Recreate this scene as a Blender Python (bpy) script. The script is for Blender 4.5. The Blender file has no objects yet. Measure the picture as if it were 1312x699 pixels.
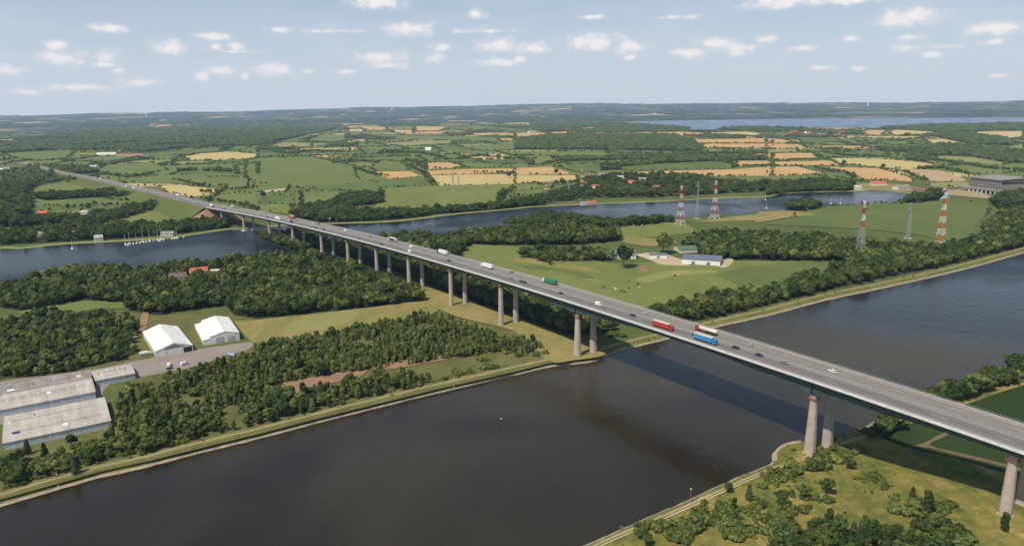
import bpy, bmesh, math, random
import numpy as np
from mathutils import Vector, Matrix, noise as mnoise
from mathutils.geometry import delaunay_2d_cdt
random.seed(11); rng = np.random.default_rng(11)
S = bpy.context.scene
COL = S.collection
PI = math.pi
# ------------------------------------------------------------------ survey
F, HY, ROLL, H = 934.6, 210.0, 0.0140, 179.0
PIT = math.atan(HY / F)
cr, sr = math.cos(ROLL), math.sin(ROLL)
cp, sp = math.cos(PIT), math.sin(PIT)
def un(x, y, z):
    """survey bearing -> point at height z"""
    a, b = x - 656.0, y - 349.5
    u, w = cr * a - sr * b, sr * a + cr * b
    dz = -(sp + w / F * cp); dy = cp - w / F * sp; dx = u / F
    if dz > -1e-4: dz = -1e-4
    t = (z - H) / dz
    return (dx * t, dy * t)
def proj(X, Y, Z):
    zz = Z - H
    d = Y * cp - zz * sp; w = -(Y * sp + zz * cp)
    u = F * X / d; w = F * w / d
    return cr * u + sr * w + 656, -sr * u + cr * w + 349.5
G0 = 2.4            # general ground level; canal water is 0
CR = {'a': (0, 120, 3.885), 'b': (330, 120, 3.885), 'c': (660, 120, 3.885), 'd': (982, 120, 3.885), 'e': (0, 280, 3.885),
      'g': (330, 280, 3.885), 'h': (660, 280, 3.885), 'i': (982, 230, 3.885), 'j': (0, 400, 3.885), 'k': (330, 400, 3.885),
      'l': (660, 380, 3.885), 'm': (982, 410, 3.885), 'n': (0, 520, 3.905), 'o': (720, 520, 3.905), 'p': (982, 520, 3.905), '': (0, 0, 1.0)}
def px(k, x, y):
    o = CR[k]; return (o[0] + x / o[2], o[1] + y / o[2])
def pts(k, L, z=G0):
    return [un(*px(k, *q), z) for q in L]
def inpoly(P, poly):
    P = np.asarray(P, float); x, y = P[:, 0], P[:, 1]; r = np.zeros(len(P), bool)
    n = len(poly); j = n - 1
    for i in range(n):
        xi, yi = poly[i]; xj, yj = poly[j]
        if yi != yj:
            c = ((yi > y) != (yj > y)) & (x < (xj - xi) * (y - yi) / (yj - yi) + xi)
            r ^= c
        j = i
    return r
def smooth_line(L, n=6):
    out = []
    for i in range(len(L) - 1):
        p0 = L[max(i - 1, 0)]; p1 = L[i]; p2 = L[i + 1]; p3 = L[min(i + 2, len(L) - 1)]
        for k in range(n):
            t = k / n
            out.append(tuple(0.5 * ((2 * b) + (-a + c) * t + (2 * a - 5 * b + 4 * c - d) * t * t + (-a + 3 * b - 3 * c + d) * t ** 3)
                             for a, b, c, d in zip(p0, p1, p2, p3)))
    out.append(tuple(L[-1])); return out
def offset(L, d):
    """shift a polyline to its left by d"""
    o = []
    for i in range(len(L)):
        a = L[max(i - 1, 0)]; b = L[min(i + 1, len(L) - 1)]
        tx, ty = b[0] - a[0], b[1] - a[1]; l = math.hypot(tx, ty) or 1
        o.append((L[i][0] - ty / l * d, L[i][1] + tx / l * d))
    return o
def joff(L, d, a=.9, sd=0.0):
    o = offset(L, d); n = len(o)
    t = offset(L, d + 1)
    out = []
    for i, (p, q) in enumerate(zip(o, t)):
        k = a * (mnoise.noise(Vector((p[0] / 9, p[1] / 9, sd))) + .6 * mnoise.noise(Vector((p[0] / 3.1, p[1] / 3.1, sd + 4)))); out.append((p[0] + (q[0] - p[0]) * k, p[1] + (q[1] - p[1]) * k))
    return out
def dense(L, st):
    out = []
    for a, b in zip(L[:-1], L[1:]):
        n = max(1, int(math.hypot(b[0] - a[0], b[1] - a[1]) / st))
        out += [(a[0] + (b[0] - a[0]) * i / n, a[1] + (b[1] - a[1]) * i / n) for i in range(n)]
    return out + [L[-1]]
def dist_line(P, L):
    P = np.asarray(P, float); best = np.full(len(P), 1e9)
    for a, b in zip(L[:-1], L[1:]):
        a = np.array(a); ab = np.array(b) - a; t = np.clip(((P - a) @ ab) / (ab @ ab + 1e-9), 0, 1)
        best = np.minimum(best, np.hypot(*(P - a - t[:, None] * ab).T))
    return best
# ------------------------------------------------------------------ shores
canalN_px = [(0, 649), (64, 630), (128, 612), (192, 597), (256, 580), (330, 562), (407, 541.6), (484, 522), (562, 503), (659.5, 480),
             (711.5, 468.8), (740, 466), (763, 462), (781, 454.6), (804, 447), (863, 432.4), (920, 418.6), (989, 403), (1059, 384.5),
             (1136, 368), (1201, 353.6), (1255, 340), (1312, 324)]
canalN = [un(x, y, 0) for x, y in canalN_px]
def ext(L, d, end):
    a, b = (L[1], L[0]) if not end else (L[-2], L[-1])
    l = math.hypot(b[0] - a[0], b[1] - a[1]); q = (b[0] + (b[0] - a[0]) / l * d, b[1] + (b[1] - a[1]) / l * d)
    return [q] + L if not end else L + [q]
canalN = ext(ext(smooth_line(canalN), 320, False), 2600, True)
canalS_px = [(745, 699), (822, 666), (886, 638), (938, 613.5), (975, 599), (987.6, 592), (990, 580), (1003, 571), (1026, 566.5), (1046, 560.5), (1068, 558),
             (1097, 550.7), (1118, 541), (1150, 524), (1200, 503), (1262, 484), (1330, 458)]
canalS = [un(x, y, 0) for x, y in canalS_px]
canalS = ext(ext(smooth_line(canalS), 300, False), 2400, True)
landS_poly = canalS + [(canalS[-1][0], -200), (canalS[0][0], -200)]
_cs = np.array(canalS)
def gz(x, y):
    """ground height"""
    if inpoly([(x, y)], landS_poly)[0]:
        d = float(dist_line([(x, y)], canalS[::3])[0])
        t = min(max((d - 22) / 75, 0), 1); t = t * t * (3 - 2 * t)
        return G0 + 9.5 * t
    return G0
def P(k, x, y):
    q = px(k, x, y); z = G0
    for _ in range(6):
        X = un(*q, z); z = gz(*X)
    return (X[0], X[1], z)
# ------------------------------------------------------------------ node materials
def nt_new(name):
    m = bpy.data.materials.new(name); m.use_nodes = True
    nt = m.node_tree; b = nt.nodes['Principled BSDF']
    return m, nt, b
def N(nt, t, **k):
    n = nt.nodes.new(t)
    for a, v in k.items():
        if a == 'inp':
            for i, w in v.items(): n.inputs[i].default_value = w
        else: setattr(n, a, v)
    return n
def ramp(nt, stops, interp='LINEAR'):
    r = N(nt, 'ShaderNodeValToRGB'); e = r.color_ramp.elements; r.color_ramp.interpolation = interp
    while len(e) > 1: e.remove(e[-1])
    e[0].position = stops[0][0]; e[0].color = (*stops[0][1], 1)
    for p, c in stops[1:]:
        q = e.new(p); q.color = (*c, 1)
    return r
def c3(c): return (c[0], c[1], c[2], 1.0)
def plain(name, col, rough=0.6, var=0.12, scale=1.5, metal=0.0, spec=None):
    m, nt, b = nt_new(name)
    tc = N(nt, 'ShaderNodeTexCoord'); no = N(nt, 'ShaderNodeTexNoise', inp={'Scale': scale, 'Detail': 6.0})
    nt.links.new(tc.outputs['Object'], no.inputs['Vector'])
    r = ramp(nt, [(0.3, tuple(c * (1 - var) for c in col)), (0.7, tuple(min(c * (1 + var), 1) for c in col))])
    nt.links.new(no.outputs['Fac'], r.inputs[0]); nt.links.new(r.outputs[0], b.inputs['Base Color'])
    b.inputs['Roughness'].default_value = rough; b.inputs['Metallic'].default_value = metal
    if spec is not None: b.inputs['Specular IOR Level'].default_value = spec
    return m
def field_mat(name, a, bcol, s1=0.012, s2=0.15, stripe=None, third=None, rot=.55, asp=.45, spread=0.0):
    """grassland or crop: two noise scales, optional drilling rows and bare patches"""
    m, nt, b = nt_new(name); L = nt.links.new
    g = N(nt, 'ShaderNodeNewGeometry')
    mp = N(nt, 'ShaderNodeMapping'); mp.inputs['Rotation'].default_value = (0, 0, rot); mp.inputs['Scale'].default_value = (1, asp, 1)
    L(g.outputs['Position'], mp.inputs['Vector'])
    n1 = N(nt, 'ShaderNodeTexNoise', inp={'Scale': s1, 'Detail': 5.0, 'Roughness': 0.6}); L(mp.outputs[0], n1.inputs['Vector'])
    n2 = N(nt, 'ShaderNodeTexNoise', inp={'Scale': s2, 'Detail': 7.0, 'Roughness': 0.75}); L(g.outputs['Position'], n2.inputs['Vector'])
    mx = N(nt, 'ShaderNodeMix'); mx.data_type = 'FLOAT'; mx.inputs[0].default_value = 0.5
    L(n1.outputs['Fac'], mx.inputs[2]); L(n2.outputs['Fac'], mx.inputs[3])
    st = [(0.36 + spread, a), (0.60 - spread, bcol)]
    if third: st.append((0.72 - spread * 1.6, third))
    r = ramp(nt, st); L(mx.outputs[0], r.inputs[0]); out = r.outputs[0]
    if stripe:
        w = N(nt, 'ShaderNodeTexWave', inp={'Scale': stripe[0], 'Distortion': 1.2, 'Detail': 2.0, 'Detail Scale': 0.4}); w.wave_profile = 'SIN'
        m2 = N(nt, 'ShaderNodeMapping'); m2.inputs['Rotation'].default_value = (0, 0, stripe[1]); L(g.outputs['Position'], m2.inputs['Vector']); L(m2.outputs[0], w.inputs['Vector'])
        rr = ramp(nt, [(0.0, (1 - stripe[2],) * 3), (0.25, (1, 1, 1))]); L(w.outputs['Fac'], rr.inputs[0])
        mm = N(nt, 'ShaderNodeMix'); mm.data_type = 'RGBA'; mm.blend_type = 'MULTIPLY'; mm.inputs[0].default_value = 1
        L(out, mm.inputs[6]); L(rr.outputs[0], mm.inputs[7]); out = mm.outputs[2]
    L(out, b.inputs['Base Color']); b.inputs['Roughness'].default_value = 0.95; b.inputs['Specular IOR Level'].default_value = 0.1
    return m
M = {}
M['g'] = field_mat('pasture_green', (.105, .140, .038), (.155, .190, .060), stripe=(.022, .5, .10))
M['gd'] = field_mat('crop_dark_green', (.085, .120, .036), (.130, .162, .052), stripe=(.03, 1.1, .14))
M['gb'] = field_mat('meadow_bright', (.125, .155, .040), (.180, .195, .060), s2=.06, third=(.25, .225, .095))
M['l'] = field_mat('meadow_pale', (.19, .205, .065), (.27, .26, .10))
M['o'] = field_mat('ripe_grain', (.43, .27, .115), (.53, .345, .155), stripe=(.028, .3, .12))
M['y'] = field_mat('pale_stubble', (.42, .33, .135), (.50, .405, .18), stripe=(.02, 1.3, .10))
M['t'] = field_mat('dry_grass', (.165, .170, .050), (.28, .225, .090), s1=.03, s2=.2, third=(.33, .24, .11), spread=.03)
M['b'] = field_mat('bare_soil', (.22, .13, .075), (.31, .20, .12), s1=.03, s2=.3)
M['sand'] = field_mat('sandy_yard', (.38, .30, .20), (.50, .40, .28), s1=.04, s2=.4)
M['p'] = field_mat('dry_crop', (.36, .25, .15), (.42, .31, .19))
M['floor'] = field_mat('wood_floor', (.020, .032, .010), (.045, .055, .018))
M['scrub'] = field_mat('scrub_grass', (.075, .085, .028), (.155, .150, .055), s1=.05, s2=.35, third=(.25, .20, .10))
M['hill'] = field_mat('hill_grass', (.080, .105, .024), (.215, .185, .050), s1=.075, s2=.16, third=(.40, .26, .11), rot=-.95, asp=.22, spread=.05)
M['bank'] = field_mat('bank_grass', (.10, .115, .034), (.20, .175, .065), s1=.04, s2=.35, third=(.27, .22, .10))
M['path'] = field_mat('towpath', (.26, .22, .12), (.34, .29, .17), s1=.05, s2=.6)
M['yard'] = field_mat('yard_asphalt', (.22, .19, .165), (.29, .25, .22), s1=.05, s2=.5)
M['ground'] = field_mat('ground_mixed', (.060, .090, .026), (.12, .14, .045), s1=.006, s2=.08)
M['stone'] = field_mat('riprap', (.20, .165, .115), (.42, .36, .27), s1=.4, s2=1.6)
M['asph'] = None
# ------------------------------------------------------------------ object helpers
def link(name, me, mat=None, parent=None):
    o = bpy.data.objects.new(name, me); COL.objects.link(o)
    if mat is not None and me is not None:
        for mm in (mat if isinstance(mat, (list, tuple)) else [mat]): me.materials.append(mm)
    if parent is not None: o.parent = parent
    return o
def tag(o, label=None, cat=None, group=None, kind=None):
    if label: o['label'] = label
    if cat: o['category'] = cat
    if group: o['group'] = group
    if kind: o['kind'] = kind
    return o
def thing(name, label, cat, loc=(0, 0, 0), rz=0, group=None):
    o = bpy.data.objects.new(name, None); COL.objects.link(o); o.location = loc; o.rotation_euler = (0, 0, rz); o.empty_display_size = .1
    return tag(o, label, cat, group)
class MB:
    """collects shapes into one mesh"""
    def __init__(s): s.v = []; s.f = []; s.m = []
    def add(s, v, f, mi=0):
        n = len(s.v); s.v += [tuple(q) for q in v]; s.f += [tuple(i + n for i in q) for q in f]; s.m += [mi] * len(f)
    def box(s, x0, x1, y0, y1, z0, z1, mi=0):
        v = [(x0, y0, z0), (x1, y0, z0), (x1, y1, z0), (x0, y1, z0), (x0, y0, z1), (x1, y0, z1), (x1, y1, z1), (x0, y1, z1)]
        s.add(v, [(0, 3, 2, 1), (4, 5, 6, 7), (0, 1, 5, 4), (1, 2, 6, 5), (2, 3, 7, 6), (3, 0, 4, 7)], mi)
    def loft(s, rings, mi=0, cap=True):
        n = len(rings[0]); v = [q for r in rings for q in r]; f = []
        for i in range(len(rings) - 1):
            for j in range(n):
                f.append((i * n + j, i * n + (j + 1) % n, (i + 1) * n + (j + 1) % n, (i + 1) * n + j))
        if cap: f.append(tuple(range(n))[::-1]); f.append(tuple((len(rings) - 1) * n + j for j in range(n)))
        s.add(v, f, mi)
    def bar(s, a, b, r=.15, n=4, r2=None, mi=0):
        a = Vector(a); b = Vector(b); d = b - a
        if d.length < 1e-6: return
        q = d.to_track_quat('Z', 'Y'); r2 = r if r2 is None else r2
        R = []
        for c, rr in ((a, r), (b, r2)):
            R.append([c + q @ Vector((rr * math.cos(2 * PI * (k + .5) / n), rr * math.sin(2 * PI * (k + .5) / n), 0)) for k in range(n)])
        s.loft(R, mi)
    def wheel(s, x, y, z, r, w, n=12, mi=0):
        R = [[(x + r * rr * math.cos(2 * PI * k / n), yy, z + r * rr * math.sin(2 * PI * k / n)) for k in range(n)] for yy, rr in ((y - w / 2, .9), (y - w / 2 + .03, 1), (y + w / 2 - .03, 1), (y + w / 2, .9))]
        s.loft(R, mi)
    def mesh(s, name='m', smooth=False):
        me = bpy.data.meshes.new(name); me.from_pydata(s.v, [], s.f); me.update()
        if any(s.m): me.polygons.foreach_set('material_index', s.m)
        bm = bmesh.new(); bm.from_mesh(me); bmesh.ops.recalc_face_normals(bm, faces=bm.faces); bm.to_mesh(me); bm.free()
        if smooth: me.polygons.foreach_set('use_smooth', [True] * len(me.polygons))
        return me
    def build(s, name, mat, parent=None, smooth=False):
        return link(name, s.mesh(name, smooth), mat, parent)
def copy_tree(o, parent=None):
    c = o.copy(); COL.objects.link(c)
    if parent is not None: c.parent = parent
    for ch in list(o.children): copy_tree(ch, c)
    return c
def sheet(name, poly, z, mat, zf=None, step=None, kind='structure'):
    """flat (or height-following) polygon"""
    if zf is None:
        vi, _, fs, *_r = delaunay_2d_cdt([Vector(p[:2]) for p in poly], [], [list(range(len(poly)))], 1, 1e-4)
    else:
        P2 = [Vector(p[:2]) for p in poly]
        A = np.array(poly)[:, :2]; x0, y0 = A.min(0); x1, y1 = A.max(0)
        gx, gy = np.meshgrid(np.arange(x0, x1, step), np.arange(y0, y1, step)); Q = np.stack([gx.ravel(), gy.ravel()], 1)
        Q = Q[inpoly(Q, [tuple(a) for a in A])]
        vi, _, fs, *_r = delaunay_2d_cdt(P2 + [Vector(q) for q in Q], [], [list(range(len(poly)))], 1, 1e-3)
    V = [(v.x, v.y, z + (zf(v.x, v.y) if zf else 0)) for v in vi]
    me = bpy.data.meshes.new(name); me.from_pydata(V, [], [tuple(f) for f in fs]); me.update()
    bm = bmesh.new(); bm.from_mesh(me); bmesh.ops.recalc_face_normals(bm, faces=bm.faces)
    if sum(f.normal.z for f in bm.faces) < 0: bmesh.ops.reverse_faces(bm, faces=bm.faces)
    bm.to_mesh(me); bm.free()
    if zf: me.polygons.foreach_set('use_smooth', [True] * len(me.polygons))
    o = link(name, me, mat); o['kind'] = kind; return o
def ribbon(name, A, B, za, zb, mat, kind='structure', parent=None):
    """strip between two polylines; za / zb numbers or lists"""
    n = len(A); ZA = za if hasattr(za, '__len__') else [za] * n; ZB = zb if hasattr(zb, '__len__') else [zb] * n
    V = []; Fc = []
    for i in range(n): V += [(A[i][0], A[i][1], ZA[i]), (B[i][0], B[i][1], ZB[i])]
    for i in range(n - 1): Fc.append((2 * i, 2 * i + 2, 2 * i + 3, 2 * i + 1))
    me = bpy.data.meshes.new(name); me.from_pydata(V, [], Fc); me.update()
    bm = bmesh.new(); bm.from_mesh(me)
    if sum(f.normal.z for f in bm.faces) < 0: bmesh.ops.reverse_faces(bm, faces=bm.faces)
    bm.to_mesh(me); bm.free()
    o = link(name, me, mat, parent)
    if kind and parent is None: o['kind'] = kind
    return o
# ------------------------------------------------------------------ ground, canal, banks
# canalN runs left->right with land on its LEFT (north); canalS runs left->right with land on its RIGHT
inN = offset(canalN, 4.2)
bnd = inN + [(60000, inN[-1][1]), (60000, 70000), (-60000, 70000), (-60000, inN[0][1] - 50), ]
sheet('ground', bnd, G0, M['ground'])
dN = dense(canalN, 3.0)
ribbon('canal_bank', offset(dN, -2.0), joff(dN, 1.5, 1.1), -.9, .75, M['stone'])
ribbon('canal_bank', joff(dN, 1.5, 1.1), offset(dN, 4.3), .75, G0 + .004, M['bank'])
ribbon('bank_verge', offset(dN, 4.25), joff(dN, 11.8, 2.4, 3), G0 + .14, G0 + .14, M['bank'])
ribbon('towpath', joff(dN, 7.2, .7, 6), joff(dN, 9.2, .8, 9), G0 + .17, G0 + .17, M['path'])
LS = offset(canalS, -4.0)
landS = LS + [(LS[-1][0], -150), (LS[0][0], -150)]
near = [p for p in LS if p[0] < 700]
landS_near = near + [(near[-1][0], 120), (near[0][0], 120)]
sheet('hillside', landS_near, 0, M['hill'], zf=lambda x, y: gz(x, y), step=9)
dS = dense(canalS, 3.0)
ribbon('canal_bank', offset(dS, 2.0), joff(dS, -1.4, 1.1), -.9, .7, M['stone'])
ribbon('canal_bank', joff(dS, -1.4, 1.1), offset(dS, -4.1), .7, G0 + .004, M['bank'])
tp = smooth_line([P('o', *q)[:2] for q in ((20, 790), (190, 703), (420, 602), (560, 543), (780, 443), (960, 362), (1110, 302), (1190, 272))] + [P('p', *q)[:2] for q in ((215, 258), (330, 205), (420, 180), (520, 150))], 8)
for q in (0, 1.7):
    a_, b_ = joff(tp, q, .15, q), joff(tp, q + .75, .15, q + 2); ribbon('towpath', a_, b_, [gz(*v) + .09 for v in a_], [gz(*v) + .09 for v in b_], M['sand'])
sheet('stone_apron', smooth_line(pts('p', [(30, 285), (52, 222), (105, 192), (165, 182), (172, 190), (120, 205), (75, 235), (50, 285)], 0), 3), 1.25, M['stone'])
# water
def water_mat(name, deep, rough=.12, bump=.25, sc=.25, near=False, spec=.30):
    m, nt, b = nt_new(name); L = nt.links.new
    g = N(nt, 'ShaderNodeNewGeometry')
    n0 = N(nt, 'ShaderNodeTexNoise', inp={'Scale': .006, 'Detail': 4.0, 'Distortion': .6}); L(g.outputs['Position'], n0.inputs['Vector'])
    r = ramp(nt, [(.35, tuple(c * .55 for c in deep)), (.65, tuple(c * 1.25 for c in deep))]); L(n0.outputs['Fac'], r.inputs[0]); L(r.outputs[0], b.inputs['Base Color'])
    if near:    # shade as of a passing cloud, painted into the base colour toward low Y
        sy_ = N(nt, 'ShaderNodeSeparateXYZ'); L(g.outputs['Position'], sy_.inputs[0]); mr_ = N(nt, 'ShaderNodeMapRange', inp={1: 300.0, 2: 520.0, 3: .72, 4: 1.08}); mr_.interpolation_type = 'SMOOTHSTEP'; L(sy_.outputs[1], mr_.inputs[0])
        fr_ = ramp(nt, [(0, (1, 1, 1)), (1, (.35, .62, 1.5))]); m3_ = N(nt, 'ShaderNodeMapRange', inp={1: 500.0, 2: 800.0}); L(sy_.outputs[1], m3_.inputs[0]); L(m3_.outputs[0], fr_.inputs[0]); mm_ = N(nt, 'ShaderNodeVectorMath', operation='MULTIPLY'); L(r.outputs[0], mm_.inputs[0]); L(fr_.outputs[0], mm_.inputs[1]); r = mm_  # bluish sky reflection painted into the base colour toward high Y
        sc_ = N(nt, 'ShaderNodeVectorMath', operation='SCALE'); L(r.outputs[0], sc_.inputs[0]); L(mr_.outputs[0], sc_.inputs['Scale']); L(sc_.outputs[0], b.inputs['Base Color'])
    r2 = ramp(nt, [(.35, (rough * .45,) * 3), (.50, (rough,) * 3), (.65, (rough * 2.0,) * 3)]); L(n0.outputs['Fac'], r2.inputs[0]); L(r2.outputs[0], b.inputs['Roughness'])
    mp = N(nt, 'ShaderNodeMapping'); mp.inputs['Scale'].default_value = (1, .45, 1); mp.inputs['Rotation'].default_value = (0, 0, -.5); L(g.outputs['Position'], mp.inputs['Vector'])
    n1 = N(nt, 'ShaderNodeTexNoise', inp={'Scale': sc, 'Detail': 5.0, 'Roughness': .6}); L(mp.outputs[0], n1.inputs['Vector'])
    bp = N(nt, 'ShaderNodeBump', inp={'Strength': bump, 'Distance': .25}); L(n1.outputs['Fac'], bp.inputs['Height']); L(bp.outputs[0], b.inputs['Normal'])
    b.inputs['IOR'].default_value = 1.33; b.inputs['Specular IOR Level'].default_value = spec; b.inputs['Specular Tint'].default_value = (.82, .92, 1.0, 1)
    return m
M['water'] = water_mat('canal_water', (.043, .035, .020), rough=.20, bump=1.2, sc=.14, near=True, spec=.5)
M['lakew'] = water_mat('lake_water', (.095, .150, .25), rough=.3, bump=.02, spec=.15)
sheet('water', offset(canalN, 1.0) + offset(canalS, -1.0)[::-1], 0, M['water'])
river_far = [('e', -300, 165), ('e', 0, 150), ('e', 110, 150), ('e', 300, 130), ('e', 600, 115), ('e', 830, 100), ('e', 940, 85), ('e', 1130, 56), ('', 306, 294), ('', 353, 290),
             ('', 422, 287), ('', 479, 285.5), ('', 508, 284), ('', 531, 281.6), ('', 587, 274.5), ('', 660, 268), ('c', 90, 565), ('c', 400, 550), ('c', 780, 535),
             ('c', 1040, 520), ('d', 0, 515), ('d', 110, 495), ('d', 440, 487), ('d', 560, 482), ('d', 760, 502)]
river_near = [('d', 750, 530), ('d', 600, 545), ('d', 300, 556), ('d', 240, 568), ('d', 0, 582), ('c', 1160, 597), ('c', 1040, 603), ('c', 780, 620), ('c', 560, 632), ('c', 350, 640),
              ('c', 0, 655), ('', 640, 292), ('', 600, 300), ('', 540, 304), ('', 480, 309), ('', 441, 322), ('', 400, 330), ('', 330, 334), ('', 226, 345), ('', 178, 352),
              ('', 129, 347), ('', 77, 352), ('', 0, 371), ('', -80, 385)]
RF = smooth_line([un(*px(*q), G0) for q in river_far], 4); RN = smooth_line([un(*px(*q), G0) for q in river_near], 4)
river_poly = RF + RN
M['river'] = water_mat('river_water', (.016, .021, .028), rough=.22, bump=1.0, spec=.12)
sheet('river', river_poly, G0 + .35, M['river'])
ribbon('reed_bank', offset(RF, -1.0), offset(RF, 6.0), G0 + .30, G0 + 1.3, M['l'])
lake_poly = smooth_line(pts('c', [(430, 152), (600, 140), (900, 132), (1282, 128)]) + pts('d', [(400, 120), (800, 114), (1282, 118), (1700, 120)]), 3) + \
    pts('d', [(1700, 146), (1282, 148), (900, 150), (600, 160), (550, 172), (150, 168), (0, 165)]) + pts('c', [(1100, 160), (1000, 180), (880, 180), (700, 165)])
sheet('lake', lake_poly, G0 + 1.6, M['lakew'])
M['dk'] = field_mat('dark_root_crop', (.020, .040, .012), (.036, .060, .018), s2=.3, stripe=(.06, -.6, .25))
def hill_sheet(name, L_, z, mt):
    pl = [P('', *q)[:2] for q in L_]
    return sheet(name, smooth_line(pl + [pl[0]], 3)[:-1], z, mt, zf=gz, step=9)
hill_sheet('crop_field', [(1128, 560), (1150, 549), (1185, 536), (1232, 520), (1330, 488), (1450, 460), (1600, 560), (1500, 660), (1400, 640), (1290, 606), (1220, 585), (1160, 572)], .22, M['dk'])
hill_sheet('farm_track', [(1162, 574), (1188, 566), (1202, 558), (1222, 550), (1226, 552), (1206, 562), (1192, 571), (1240, 583), (1330, 608), (1330, 611), (1238, 587), (1188, 574)], .50, field_mat('earth_track', (.10, .08, .045), (.17, .13, .075)))
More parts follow.
